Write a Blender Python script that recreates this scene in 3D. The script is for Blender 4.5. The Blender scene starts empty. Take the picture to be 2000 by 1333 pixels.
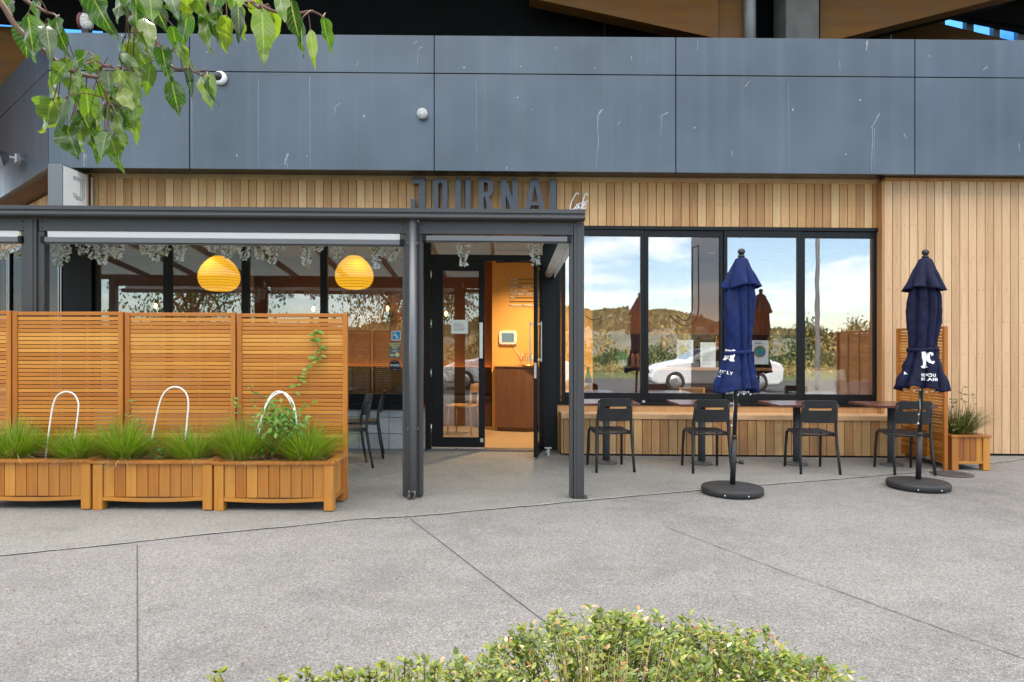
import bpy, math, random
from mathutils import Vector, Matrix
from mathutils.bvhtree import BVHTree
random.seed(11)
SC = bpy.context.scene
COL = SC.collection
F = 1333.0; CAMZ = 1.37; K = -0.008
R = math.radians

# photo pixel -> metres on the vertical plane at distance Y (site falls 0.8 % to the right)
def X(px, Y): return (px - 1000.0) * Y / F
def Z(py, Y, px=1000.0): return CAMZ + (680.0 - py + 0.008 * (px - 1000.0)) * Y / F
def P(px, py, Y): return Vector((X(px, Y), Y, Z(py, Y, px)))

# ------------------------------------------------------------------ mesh builder
class MB:
    def __init__(s): s.v = []; s.f = []; s.m = []; s.r = []; s.sm = []; s.mi = 0; s.T = None
    def add(s, vs, fs, rnd=None, smooth=False):
        o = len(s.v)
        if s.T is not None: vs = [s.T @ Vector(p) for p in vs]
        s.v += [tuple(p) for p in vs]
        q = random.random() if rnd is None else rnd
        for f in fs:
            s.f.append([i + o for i in f]); s.m.append(s.mi); s.r.append(q); s.sm.append(smooth)
        return s
    def box(s, x0, x1, y0, y1, z0, z1, rnd=None):
        if x0 > x1: x0, x1 = x1, x0
        if y0 > y1: y0, y1 = y1, y0
        if z0 > z1: z0, z1 = z1, z0
        vs = [(x0,y0,z0),(x1,y0,z0),(x1,y1,z0),(x0,y1,z0),(x0,y0,z1),(x1,y0,z1),(x1,y1,z1),(x0,y1,z1)]
        return s.add(vs, [(0,3,2,1),(4,5,6,7),(0,1,5,4),(1,2,6,5),(2,3,7,6),(3,0,4,7)], rnd)
    def prism(s, pts, y0, y1, rnd=None):            # outline of (x, z), extruded along y
        a = sum(pts[i][0]*pts[(i+1)%len(pts)][1] - pts[(i+1)%len(pts)][0]*pts[i][1] for i in range(len(pts)))
        if a < 0: pts = pts[::-1]
        n = len(pts)
        vs = [(x, y0, z) for x, z in pts] + [(x, y1, z) for x, z in pts]
        fs = [tuple(range(n)), tuple(range(2*n-1, n-1, -1))]
        fs += [(i, i+n, (i+1)%n+n, (i+1)%n) for i in range(n)]
        return s.add(vs, fs, rnd)
    def ring(s, outer, inner, y0, y1, rnd=None):    # outline with a hole, both loops the same count
        n = len(outer)
        vs = [(x,y0,z) for x,z in outer]+[(x,y0,z) for x,z in inner]+[(x,y1,z) for x,z in outer]+[(x,y1,z) for x,z in inner]
        fs = []
        for i in range(n):
            j = (i+1) % n
            fs += [(i,j,n+j,n+i),(2*n+i,3*n+i,3*n+j,2*n+j),(i,2*n+i,2*n+j,j),(n+i,n+j,3*n+j,3*n+i)]
        return s.add(vs, fs, rnd)
    def tube(s, pts, r, n=8, rnd=None, cap=True, smooth=True):
        pts = [Vector(p) for p in pts]; m = len(pts)
        rs = r if isinstance(r, (list, tuple)) else [r]*m
        vs = []; fs = []
        up = None
        for i, p in enumerate(pts):
            d = (pts[min(i+1,m-1)] - pts[max(i-1,0)])
            d = d.normalized() if d.length > 1e-9 else Vector((0,0,1))
            if up is None:
                up = Vector((0,0,1)) if abs(d.z) < .9 else Vector((1,0,0))
            a = d.cross(up)
            if a.length < 1e-6: a = d.cross(Vector((0,1,0)))
            a.normalize(); b = a.cross(d).normalized(); up = b
            for k in range(n):
                t = 2*math.pi*k/n
                vs.append(p + (a*math.cos(t) + b*math.sin(t))*rs[i])
        for i in range(m-1):
            for k in range(n):
                fs.append((i*n+k, i*n+(k+1)%n, (i+1)*n+(k+1)%n, (i+1)*n+k))
        q = random.random() if rnd is None else rnd
        s.add(vs, fs, q, smooth)
        if cap:
            o = len(s.v) - len(vs)
            for loop in (list(range(n))[::-1], list(range((m-1)*n, m*n))):
                s.f.append([o+i for i in loop]); s.m.append(s.mi); s.r.append(q); s.sm.append(False)
        return s
    def lathe(s, prof, n=24, c=(0,0,0), rnd=None, smooth=True, rf=None):
        vs = []; fs = []
        for j, (r, z) in enumerate(prof):
            for k in range(n):
                t = 2*math.pi*k/n
                q = r*(rf(t, j) if rf else 1)
                vs.append((c[0]+q*math.cos(t), c[1]+q*math.sin(t), c[2]+z))
        for j in range(len(prof)-1):
            for k in range(n):
                fs.append((j*n+k, j*n+(k+1)%n, (j+1)*n+(k+1)%n, (j+1)*n+k))
        q = random.random() if rnd is None else rnd
        s.add(vs, fs, q, smooth)
        o = len(s.v)-len(vs)
        for loop, jj in ((list(range(n))[::-1], 0), (list(range((len(prof)-1)*n, len(prof)*n)), -1)):
            if prof[jj][0] > 1e-5:
                s.f.append([o+i for i in loop]); s.m.append(s.mi); s.r.append(q); s.sm.append(False)
        return s
    def sphere(s, c, r, n=14, m=9, rnd=None):
        rr = r if isinstance(r, (tuple, list)) else (r, r, r)
        prof = [(math.sin(math.pi*j/m), -math.cos(math.pi*j/m)) for j in range(m+1)]
        prof[0] = (1e-4, -1); prof[-1] = (1e-4, 1)
        vs = []
        fs = []
        for a, z in prof:
            for k in range(n):
                t = 2*math.pi*k/n
                vs.append((c[0]+rr[0]*a*math.cos(t), c[1]+rr[1]*a*math.sin(t), c[2]+rr[2]*z))
        for j in range(m):
            for k in range(n):
                fs.append((j*n+k, j*n+(k+1)%n, (j+1)*n+(k+1)%n, (j+1)*n+k))
        return s.add(vs, fs, rnd, True)
    def disc_y(s, cx, y, cz, r, n=24, rnd=None, t=.002):
        pts = [(cx+r*math.cos(2*math.pi*k/n), cz+r*math.sin(2*math.pi*k/n)) for k in range(n)]
        return s.prism(pts, y, y+t, rnd)
    def leaf(s, base, d, nrm, L, w, fold=.25, curl=.3, wave=0.0, seg=5, rnd=None, prof=None):
        base = Vector(base); d = Vector(d).normalized(); nrm = Vector(nrm)
        side = d.cross(nrm)
        if side.length < 1e-4: side = d.cross(Vector((.3,.5,.8)))
        side.normalize(); nrm = side.cross(d).normalized()
        vs = []; fs = []
        ph = random.random()*6
        for i in range(seg+1):
            t = i/seg
            ww = w*(math.sin(math.pi*min(1, t**.75))*.5 if prof is None else prof(t))
            if i == seg: ww = w*.02
            c = base + d*(L*(t - curl*.25*t*t)) - nrm*(curl*L*t*t*.6)
            wv = wave*w*math.sin(ph+t*14)
            wv2 = wave*w*math.sin(ph*2+t*15+2)
            vs += [c - side*ww + nrm*(fold*ww + wv), c, c + side*ww + nrm*(fold*ww + wv2)]
        for i in range(seg):
            a = i*3
            fs += [(a, a+1, a+4, a+3), (a+1, a+2, a+5, a+4)]
        return s.add(vs, fs, rnd, True)
    def build(s, name, mat, parent=None, bevel=0, local=False, seg=2):
        me = bpy.data.meshes.new(name)
        off = Vector((0,0,0))
        if parent is not None and not local:
            q = parent
            while q is not None: off += q.location; q = q.parent
        vs = [(a-off.x, b-off.y, c-off.z) for a,b,c in s.v]
        me.from_pydata(vs, [], s.f)
        mats = mat if isinstance(mat, (list, tuple)) else [mat]
        for m in mats: me.materials.append(m)
        me.polygons.foreach_set('material_index', s.m)
        me.polygons.foreach_set('use_smooth', s.sm)
        at = me.attributes.new('rnd', 'FLOAT', 'FACE'); at.data.foreach_set('value', s.r)
        me.update()
        o = bpy.data.objects.new(name, me); COL.objects.link(o)
        if parent is not None: o.parent = parent
        if bevel:
            b = o.modifiers.new('bevel', 'BEVEL'); b.width = bevel; b.segments = seg; b.limit_method = 'ANGLE'; b.angle_limit = R(40)
        return o

def thing(name, label, cat, loc=(0,0,0), rz=0, group=None):
    o = bpy.data.objects.new(name, None); COL.objects.link(o)
    o.location = loc; o.rotation_euler = (0,0,rz); o.empty_display_size = .1
    o['label'] = label; o['category'] = cat
    if group: o['group'] = group
    return o
def tag(o, label, cat, group=None):
    o['label'] = label; o['category'] = cat
    if group: o['group'] = group
    return o
def stuff(o, label, cat, kind='stuff'):
    o['kind'] = kind; o['label'] = label; o['category'] = cat; return o
def dup(root, loc, rz=0, label=None, group=None):
    r = root.copy(); COL.objects.link(r); r.location = loc; r.rotation_euler = (0,0,rz)
    if label: r['label'] = label
    if group: r['group'] = group
    for ch in list(root.children):
        c = ch.copy(); COL.objects.link(c); c.parent = r
        for g in list(ch.children):
            d = g.copy(); COL.objects.link(d); d.parent = c
    return r
def text_geo(s, size, bold=0.0, xs=1.0, extr=0.0, align='LEFT', sp=1.0, shear=0):
    cu = bpy.data.curves.new('t', 'FONT'); cu.body = s; cu.size = size; cu.extrude = extr; cu.offset = bold
    cu.align_x = align; cu.resolution_u = 3; cu.space_character = sp; cu.shear = shear
    o = bpy.data.objects.new('t', cu); COL.objects.link(o)
    dg = bpy.context.evaluated_depsgraph_get()
    me = o.evaluated_get(dg).to_mesh()
    vs = [(v.co.x*xs, v.co.y, v.co.z) for v in me.vertices]; fs = [tuple(p.vertices) for p in me.polygons]
    o.evaluated_get(dg).to_mesh_clear()
    bpy.data.objects.remove(o); bpy.data.curves.remove(cu)
    return vs, fs
def text_xz(mb, s, x, y, z, size, **kw):            # upright text that faces -y
    vs, fs = text_geo(s, size, **kw)
    mb.add([(x+a, y-c, z+b) for a,b,c in vs], fs, .5)

# ------------------------------------------------------------------ materials
def nt(name):
    m = bpy.data.materials.new(name); m.use_nodes = True
    t = m.node_tree; t.nodes.clear()
    return m, t, t.nodes, t.links
def N(t, kind, **kw):
    n = t.nodes.new(kind)
    for k, v in kw.items():
        if k in n.inputs: n.inputs[k].default_value = v
        else: setattr(n, k, v)
    return n
def math_n(t, op, a, b=None, c=None):
    n = t.nodes.new('ShaderNodeMath'); n.operation = op
    for i, v in enumerate((a, b, c)):
        if v is None: continue
        if isinstance(v, (int, float)): n.inputs[i].default_value = v
        else: t.links.new(v, n.inputs[i])
    return n.outputs[0]
def mixc(t, fac, a, b, mode='MIX'):
    n = t.nodes.new('ShaderNodeMix'); n.data_type = 'RGBA'; n.blend_type = mode
    for i, v in ((0, fac), (6, a), (7, b)):
        if isinstance(v, (int, float)): n.inputs[i].default_value = v
        elif isinstance(v, tuple): n.inputs[i].default_value = v if len(v) == 4 else v+(1,)
        else: t.links.new(v, n.inputs[i])
    return n.outputs[2]
def ramp(t, fac, stops):
    n = t.nodes.new('ShaderNodeValToRGB'); e = n.color_ramp.elements
    while len(e) < len(stops): e.new(.5)
    for i, (p, c) in enumerate(stops):
        e[i].position = p
        e[i].color = (c, c, c, 1) if isinstance(c, (int, float)) else tuple(c)+(1,)
    t.links.new(fac, n.inputs[0]); return n.outputs[0]
def coords(t, scale=(1,1,1), src='Object', rnd_off=0):
    tc = t.nodes.new('ShaderNodeTexCoord'); mp = t.nodes.new('ShaderNodeMapping')
    mp.inputs['Scale'].default_value = scale
    t.links.new(tc.outputs[src], mp.inputs[0])
    if rnd_off:
        at = N(t, 'ShaderNodeAttribute', attribute_name='rnd')
        sc = math_n(t, 'MULTIPLY', at.outputs['Fac'], rnd_off)
        cb = t.nodes.new('ShaderNodeCombineXYZ')
        for i in range(3): t.links.new(sc, cb.inputs[i])
        t.links.new(cb.outputs[0], mp.inputs['Location'])
    return mp.outputs[0]
def noise(t, vec, scale, detail=3, rough=.55, dist=0):
    n = N(t, 'ShaderNodeTexNoise', Scale=scale, Detail=detail, Roughness=rough, Distortion=dist)
    t.links.new(vec, n.inputs['Vector']); return n.outputs['Fac']
def bsdf(t, col, rough=.5, metal=0, coat=0, spec=.5, bump=None, bs=.2, bd=.002, alpha=None):
    b = t.nodes.new('ShaderNodeBsdfPrincipled')
    for k, v in (('Base Color', col), ('Roughness', rough), ('Metallic', metal), ('Coat Weight', coat), ('Specular IOR Level', spec)):
        if isinstance(v, (int, float)): b.inputs[k].default_value = v
        elif isinstance(v, tuple): b.inputs[k].default_value = v if len(v) == 4 else v+(1,)
        else: t.links.new(v, b.inputs[k])
    b.inputs['Coat Roughness'].default_value = .15
    if bump is not None:
        bn = N(t, 'ShaderNodeBump', Strength=bs, Distance=bd)
        t.links.new(bump, bn.inputs['Height']); t.links.new(bn.outputs[0], b.inputs['Normal'])
    return b.outputs[0]
def out(t, sh):
    o = t.nodes.new('ShaderNodeOutputMaterial'); t.links.new(sh, o.inputs[0])
def c_mul(c, k): return tuple(min(1, x*k) for x in c)

def paint(name, col, rough=.5, metal=0, var=.12, vs=4, stretch=(1,1,1), coat=0, bump=0, bscale=60, spec=.5, rv=.1):
    m, t, nn, L = nt(name)
    v = coords(t, stretch, rnd_off=7)
    n1 = noise(t, v, vs, 4)
    n2 = noise(t, v, vs*9, 3)
    f = math_n(t, 'ADD', math_n(t, 'MULTIPLY', n1, .7), math_n(t, 'MULTIPLY', n2, .3))
    c = mixc(t, ramp(t, f, [(.3, 0), (.7, 1)]), c_mul(col, 1-var), c_mul(col, 1+var))
    r = math_n(t, 'ADD', math_n(t, 'MULTIPLY', math_n(t, 'SUBTRACT', n1, .5), rv*2), rough)
    bm = noise(t, v, bscale, 3) if bump else None
    out(t, bsdf(t, c, r, metal, coat, spec, bm, bump, .003)); return m

def wood(name, stops, axis=2, grain=26, rough=.55, coat=0, vary=.5, knots=True, dirt=0, low=None, bump=.15):
    """boards: grain runs along AXIS, each board (rnd) offsets the grain and shifts the tone"""
    m, t, nn, L = nt(name)
    sc = [grain, grain, grain]; sc[axis] = grain*.045
    v = coords(t, tuple(sc), rnd_off=37)
    n1 = noise(t, v, 1.0, 5, .6, .6)
    sc2 = [6, 6, 6]; sc2[axis] = .8
    v2 = coords(t, tuple(sc2), rnd_off=19)
    n2 = noise(t, v2, 1.0, 3)
    at = N(t, 'ShaderNodeAttribute', attribute_name='rnd')
    f = math_n(t, 'ADD', math_n(t, 'MULTIPLY', n1, .45), math_n(t, 'MULTIPLY', n2, .3))
    f = math_n(t, 'ADD', f, math_n(t, 'MULTIPLY', math_n(t, 'SUBTRACT', at.outputs['Fac'], .5), vary))
    f = math_n(t, 'ADD', f, .12)
    c = ramp(t, f, stops)
    fine = noise(t, v, 5.0, 2)
    c = mixc(t, .22, c, ramp(t, fine, [(.3, .35), (.7, 1.0)]), 'MULTIPLY')
    if dirt:
        v3 = coords(t, (1.4, 1.4, 1.4))
        d = ramp(t, noise(t, v3, 2.0, 5), [(.45, 0), (.75, 1)])
        c = mixc(t, math_n(t, 'MULTIPLY', d, dirt), c, (.10, .075, .055))
    r = math_n(t, 'ADD', math_n(t, 'MULTIPLY', n1, .2), rough-.1)
    out(t, bsdf(t, c, r, 0, coat, .4, n1, bump, .002)); return m

def leafmat(name, dark, mid, light, gloss=.35, trans=.45, tint=(1.25, 1.2, .45)):
    m, t, nn, L = nt(name)
    at = N(t, 'ShaderNodeAttribute', attribute_name='rnd')
    v = coords(t, (1,1,1))
    n1 = noise(t, v, 30, 3)
    f = math_n(t, 'ADD', math_n(t, 'MULTIPLY', at.outputs['Fac'], .85), math_n(t, 'MULTIPLY', n1, .2))
    c = ramp(t, f, [(.1, dark), (.5, mid), (.92, light)])
    b = bsdf(t, c, gloss, 0, .1 if gloss < .5 else 0, .4)
    tr = N(t, 'ShaderNodeBsdfTranslucent')
    c2 = mixc(t, 1.0, c, tint, 'MULTIPLY')
    L.new(c2, tr.inputs[0])
    mx = N(t, 'ShaderNodeMixShader'); mx.inputs[0].default_value = trans
    L.new(b, mx.inputs[1]); L.new(tr.outputs[0], mx.inputs[2])
    out(t, mx.outputs[0]); return m

def emit(name, col, st):
    m, t, nn, L = nt(name)
    e = N(t, 'ShaderNodeEmission', Strength=st); e.inputs[0].default_value = col+(1,)
    out(t, e.outputs[0]); return m

def glass(name, refl=.2, tint=(.9,.93,.92), rough=0.0, wavy=0, fres=.35):
    m, t, nn, L = nt(name)
    tr = N(t, 'ShaderNodeBsdfTransparent'); tr.inputs[0].default_value = tint+(1,)
    gl = N(t, 'ShaderNodeBsdfGlossy', Roughness=rough); gl.inputs[0].default_value = (1,1,1,1)
    if wavy:
        bn = N(t, 'ShaderNodeBump', Strength=wavy, Distance=.01)
        L.new(noise(t, coords(t, (1,1,1)), 2.6, 1), bn.inputs['Height']); L.new(bn.outputs[0], gl.inputs['Normal'])
    lw = N(t, 'ShaderNodeLayerWeight', Blend=.25)
    f = math_n(t, 'ADD', math_n(t, 'MULTIPLY', lw.outputs['Fresnel'], fres), refl)
    f = math_n(t, 'MINIMUM', f, 1.0)
    mx = N(t, 'ShaderNodeMixShader'); L.new(f, mx.inputs[0])
    L.new(tr.outputs[0], mx.inputs[1]); L.new(gl.outputs[0], mx.inputs[2])
    out(t, mx.outputs[0]); return m

def concrete(name, base, speck=.5, green=0.0):
    m, t, nn, L = nt(name)
    v = coords(t, (1,1,1))
    vo = N(t, 'ShaderNodeTexVoronoi', Scale=175.0); L.new(v, vo.inputs['Vector'])
    sep = N(t, 'ShaderNodeSeparateColor'); L.new(vo.outputs['Color'], sep.inputs[0])
    cell = sep.outputs[0]
    vo2 = N(t, 'ShaderNodeTexVoronoi', Scale=85.0); L.new(v, vo2.inputs['Vector'])
    sep2 = N(t, 'ShaderNodeSeparateColor'); L.new(vo2.outputs['Color'], sep2.inputs[0])
    peb = ramp(t, cell, [(0, .35), (.2, .72), (.55, 1.0), (.85, 1.2), (1.0, 1.75)])
    peb2 = ramp(t, sep2.outputs[1], [(0, .7), (.12, .95), (.6, 1.0), (.93, 1.06), (1.0, 1.4)])
    tint = mixc(t, ramp(t, sep.outputs[2], [(.55, 0), (1, .5)]), (1,1,1), (1.05, .93, .85))
    big = noise(t, v, .55, 5, .6)
    mid = noise(t, v, 3.2, 5, .65)
    stain = ramp(t, math_n(t, 'ADD', math_n(t, 'MULTIPLY', big, .6), math_n(t, 'MULTIPLY', mid, .4)), [(.34, .74), (.5, .98), (.7, 1.14)])
    c = mixc(t, speck, base, peb, 'MULTIPLY')
    c = mixc(t, speck, c, peb2, 'MULTIPLY')
    c = mixc(t, .8, c, tint, 'MULTIPLY')
    c = mixc(t, 1.0, c, stain, 'MULTIPLY')
    if green:
        g = ramp(t, mid, [(.4, 0), (.75, green)])
        c = mixc(t, g, c, (.13, .13, .10))
    drop = ramp(t, noise(t, coords(t, (1,1,1)), 9.0, 2), [(.71, 0), (.74, 1)])
    c = mixc(t, math_n(t, 'MULTIPLY', drop, .22), c, (.12, .10, .09))
    v5 = N(t, 'ShaderNodeTexVoronoi', Scale=2.3); L.new(v, v5.inputs['Vector'])
    gum = ramp(t, v5.outputs['Distance'], [(.030, .45), (.045, 0)])
    c = mixc(t, gum, c, (.08, .075, .07))
    wet = ramp(t, noise(t, coords(t, (.5, 1.1, 1)), 1.7, 6, .7), [(.55, 0), (.72, .38)])
    c = mixc(t, wet, c, (.125, .118, .112))
    out(t, bsdf(t, c, .82, 0, 0, .3, vo.outputs['Distance'], .5, .005)); return m

def fascia_mat(name, col):
    m, t, nn, L = nt(name)
    v = coords(t, (1,1,1))
    st = noise(t, coords(t, (9, 9, .16)), 1.0, 5, .6)
    st2 = noise(t, coords(t, (40, 40, .5)), 1.0, 3)
    big = noise(t, v, .7, 3)
    c = mixc(t, ramp(t, big, [(.3, 0), (.7, 1)]), c_mul(col, .76), c_mul(col, 1.12))
    c = mixc(t, math_n(t, 'MULTIPLY', ramp(t, st, [(.5, 0), (.85, 1)]), .09), c, (.30, .33, .36))
    c = mixc(t, math_n(t, 'MULTIPLY', ramp(t, st2, [(.62, 0), (.85, 1)]), .12), c, (.36, .38, .40))
    # bird droppings: rare small splashes, longer than wide
    dv = coords(t, (5.5, 5.5, 3.0))
    vo = N(t, 'ShaderNodeTexVoronoi', Scale=1.0); L.new(mixc(t, .12, dv, N(t,'ShaderNodeTexNoise',Scale=14.0).outputs['Color'], 'ADD'), vo.inputs['Vector'])
    sp = math_n(t, 'LESS_THAN', vo.outputs['Distance'], .036)
    sep = N(t, 'ShaderNodeSeparateColor'); L.new(vo.outputs['Color'], sep.inputs[0])
    sp = math_n(t, 'MULTIPLY', sp, math_n(t, 'GREATER_THAN', sep.outputs[0], .45))
    c = mixc(t, math_n(t, 'MULTIPLY', sp, .75), c, (.62, .63, .62))
    r = math_n(t, 'ADD', math_n(t, 'MULTIPLY', st, .16), .27)
    out(t, bsdf(t, c, r, .55, 0, .5, noise(t, coords(t, (2.2,2.2,.6)), 1.0, 2), .03, .02)); return m

m_ground = concrete('exposed_aggregate', (.232, .224, .217), .75)
m_apron = concrete('apron_concrete', (.250, .246, .230), .65, .25)
m_joint = paint('joint_dark', (.075, .071, .067), .9)
m_edge = paint('edge_mortar', (.30, .295, .275), .9, var=.35, vs=9)
m_asphalt = paint('asphalt', (.06, .06, .062), .9, var=.3, vs=40)
m_grassfar = paint('lawn', (.10, .13, .035), .95, var=.5, vs=1.2)
m_hill = paint('hill_bush', (.16, .155, .11), .95, var=.55, vs=.10)
m_fascia = fascia_mat('fascia_panel', (.095, .112, .130))
m_fascia_side = fascia_mat('fascia_panel_darkened', (.038, .048, .062))  # same panels, colour darkened to stand in for the wing's dark reflections
m_alu = paint('charcoal_aluminium', (.06, .06, .0615), .42, .35, var=.06, vs=2, stretch=(1,1,.2), rv=.08)
m_alul = paint('grey_aluminium', (.15, .153, .16), .38, .4, var=.05, vs=2)
m_black = paint('black_frame', (.0075, .008, .009), .36, 0, var=.2, vs=3, spec=.22)
m_blackw = paint('black_wall_panel', (.004, .0045, .005), .7, var=.3, vs=3, spec=.08)
m_soffit = paint('dark_soffit', (.02, .02, .021), .18, 0, var=.1)
CED = [(.0, (.22, .095, .033)), (.3, (.44, .22, .085)), (.55, (.60, .345, .145)), (.8, (.69, .46, .225)), (1., (.73, .54, .31))]
m_cedar = wood('cedar_boards', CED, 2, 24, .6, vary=.42)
CEDP = [(.0, (.28, .14, .06)), (.3, (.47, .285, .145)), (.55, (.63, .395, .215)), (.8, (.71, .505, .315)), (1., (.76, .60, .43))]
m_cedarp = wood('cedar_pale', CEDP, 2, 24, .6, vary=.34)
m_cedarb = wood('cedar_bench', CED, 2, 22, .65, vary=.45, dirt=.45)
m_cedarh = wood('cedar_bench_top', CEDP, 0, 22, .65, vary=.3, dirt=.3)
m_gap = paint('cladding_gap', (.035, .018, .010), .9)
STN = [(.0, (.24, .062, .007)), (.35, (.46, .155, .018)), (.65, (.62, .26, .038)), (1., (.72, .37, .085))]
m_stain = wood('stained_timber', STN, 2, 20, .42, .18, vary=.5)
STP = [(a, c_mul(c, .88)) for a, c in STN]
m_stainp = wood('planter_timber', STP, 2, 18, .40, .22, vary=.6, dirt=.22)
m_stainpx = wood('planter_timber_h', STP, 0, 18, .42, .2, vary=.6, dirt=.3)
m_stainx = wood('stained_timber_h', STN, 0, 20, .42, .18, vary=.5)
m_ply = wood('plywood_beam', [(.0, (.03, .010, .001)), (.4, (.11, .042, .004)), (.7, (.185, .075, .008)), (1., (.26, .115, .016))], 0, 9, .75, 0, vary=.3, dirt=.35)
m_walnut = wood('walnut_veneer', [(.0, (.06, .028, .014)), (.5, (.15, .07, .036)), (1., (.26, .135, .07))], 2, 30, .45, 0, vary=.2)
m_darkwood = wood('dark_bar_wood', [(.0, (.02, .010, .007)), (.5, (.05, .026, .018)), (1., (.085, .045, .03))], 2, 24, .5, 0, vary=.3)
m_tabletop = wood('weathered_tabletop', [(.0, (.055, .018, .014)), (.45, (.125, .04, .03)), (.8, (.19, .085, .068)), (1., (.32, .2, .17))], 0, 14, .33, .25, vary=.4, dirt=.2)
m_oak = wood('oak', [(.0, (.35, .18, .06)), (.5, (.55, .30, .11)), (1., (.68, .42, .2))], 2, 20, .5)
m_white = paint('white_paint', (.80, .80, .79), .5, var=.04)
m_blind = leafmat('blind_fabric', (.9,.9,.89), (.92,.92,.91), (.93,.93,.92), .8, .4, (1,1,1))
m_block = paint('concrete_block', (.40, .41, .40), .85, var=.16, vs=9, bump=.4, bscale=120)
m_mortar = paint('mortar', (.27, .275, .27), .9)
m_chair = paint('charcoal_plastic', (.014, .0145, .0155), .46, var=.15, vs=6, bump=.1, bscale=300)
m_iron = paint('grey_iron', (.075, .08, .085), .55, .2, var=.2)
m_steel = paint('brushed_steel', (.62, .61, .58), .3, .9, var=.06)
m_navy = None
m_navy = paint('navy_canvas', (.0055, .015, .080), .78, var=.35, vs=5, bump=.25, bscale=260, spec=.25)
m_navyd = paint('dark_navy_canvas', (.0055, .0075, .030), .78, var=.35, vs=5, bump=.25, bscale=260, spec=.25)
m_text = paint('white_print', (.82, .83, .84), .7, var=.02)
m_base = paint('black_rubber_base', (.022, .022, .024), .62, var=.3, vs=10)
m_soil = paint('soil', (.06, .04, .025), .95, var=.5, vs=30, bump=.8, bscale=60)
m_orange = paint('orange_wall', (.80, .43, .11), .7, var=.05, vs=1.5)
m_terra = paint('terracotta_wall', (.30, .135, .075), .75, var=.08, vs=1.5)
m_ceil = paint('ceiling', (.30, .29, .27), .8)
m_floor = paint('tan_floor', (.33, .235, .135), .45, var=.2, vs=14)
m_mat = paint('door_mat', (.06, .035, .026), .95, var=.3, vs=60)
m_glassf = glass('window_glass', .13, (.9,.93,.92), 0, .05)
m_glassr = glass('window_glass_coated', .21, (.97, .98, .98), 0, .06)
m_glassw = glass('wing_glass', .02, (.45,.47,.48), 0, 0, .05)
m_glassp = glass('plain_glass', .03, (.97,.97,.97))
m_glassd = glass('door_glass', .10)
m_roofp = None
m, t, nn, L = nt('polycarbonate_roof')
d_ = N(t, 'ShaderNodeBsdfDiffuse'); d_.inputs[0].default_value = (.25, .28, .26, 1)
tr_ = N(t, 'ShaderNodeBsdfTranslucent'); tr_.inputs[0].default_value = (.28, .33, .31, 1)
mx_ = N(t, 'ShaderNodeMixShader'); mx_.inputs[0].default_value = .6
L.new(d_.outputs[0], mx_.inputs[1]); L.new(tr_.outputs[0], mx_.inputs[2]); out(t, mx_.outputs[0]); m_roofp = m
m_leaf = None
m_leafref = leafmat('tree_leaf_far', (.05, .08, .02), (.10, .13, .03), (.20, .18, .05), .5, .3)
m_bark = paint('bark', (.14, .075, .05), .8, var=.3, vs=30)
m_twig = paint('twig', (.18, .06, .045), .6, var=.25, vs=40)
m_tuss = leafmat('tussock_blade', (.05, .14, .010), (.17, .33, .02), (.40, .46, .06), .45, .35)
m_tussd = leafmat('tussock_dark', (.03, .055, .010), (.075, .11, .02), (.15, .16, .04), .5, .3)
m_straw = leafmat('straw', (.30, .20, .09), (.42, .31, .16), (.55, .43, .26), .6, .25)
m_vine = leafmat('vine_leaf', (.05, .15, .02), (.13, .29, .035), (.27, .40, .07), .32, .4)
m_shrub = leafmat('shrub_leaf', (.025, .06, .006), (.10, .155, .011), (.26, .28, .025), .6, .3)
m_shrubt = leafmat('shrub_tip', (.30, .08, .02), (.42, .26, .09), (.50, .45, .30), .5, .3)
m_petal = leafmat('white_petal', (.62, .62, .60), (.78, .78, .76), (.88, .88, .87), .6, .35, (1, 1, 1))
m_lantern = None
m, t, nn, L = nt('paper_lantern')
e_ = N(t, 'ShaderNodeEmission', Strength=1.0)
tc_ = N(t, 'ShaderNodeTexCoord'); sp_ = N(t, 'ShaderNodeSeparateXYZ'); L.new(tc_.outputs['Object'], sp_.inputs[0])
w_ = math_n(t, 'SINE', math_n(t, 'MULTIPLY', sp_.outputs[2], 2*math.pi/.04))
rib = ramp(t, math_n(t, 'ADD', math_n(t, 'MULTIPLY', w_, .5), .5), [(0, .5), (.28, 1.0)])
cc_ = mixc(t, 1.0, (1.0, .47, .022), rib, 'MULTIPLY'); L.new(cc_, e_.inputs[0]); e_.inputs[1].default_value = .40
ds_ = N(t, 'ShaderNodeBsdfDiffuse'); L.new(mixc(t, 1.0, cc_, (.13,.13,.13), 'MULTIPLY'), ds_.inputs[0])
ad_ = N(t, 'ShaderNodeAddShader'); L.new(e_.outputs[0], ad_.inputs[0]); L.new(ds_.outputs[0], ad_.inputs[1]); out(t, ad_.outputs[0]); m_lantern = m
m_led = emit('led_strip', (1.0, .42, .06), 1.6)
m_bulb = emit('bulb_glow', (1.0, .55, .2), 2.0)
m_down = emit('downlight_glow', (1.0, .75, .45), 3.0)
m_screen = emit('tablet_screen', (.55, .72, .66), .13)
m_blue = paint('sticker_blue', (.01, .30, .62), .5, var=.03)
m_grey = paint('sticker_grey', (.16, .175, .17), .6, var=.05)
m_yellow = paint('sticker_yellow', (.85, .72, .25), .6, var=.05)
m_ink = paint('dark_ink', (.006, .010, .018), .5, var=.05)
m_paper = paint('paper', (.95, .95, .93), .8, var=.05)
m_cream = paint('cream_paper', (.82, .80, .70), .85, var=.06)
m_red = paint('print_red', (.62, .09, .05), .7)
m_green = paint('print_green', (.10, .32, .12), .7, var=.4, vs=60)
m_cush1 = paint('cream_cushion', (.62, .52, .40), .9, var=.12, vs=10, bump=.3, bscale=120)
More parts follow.
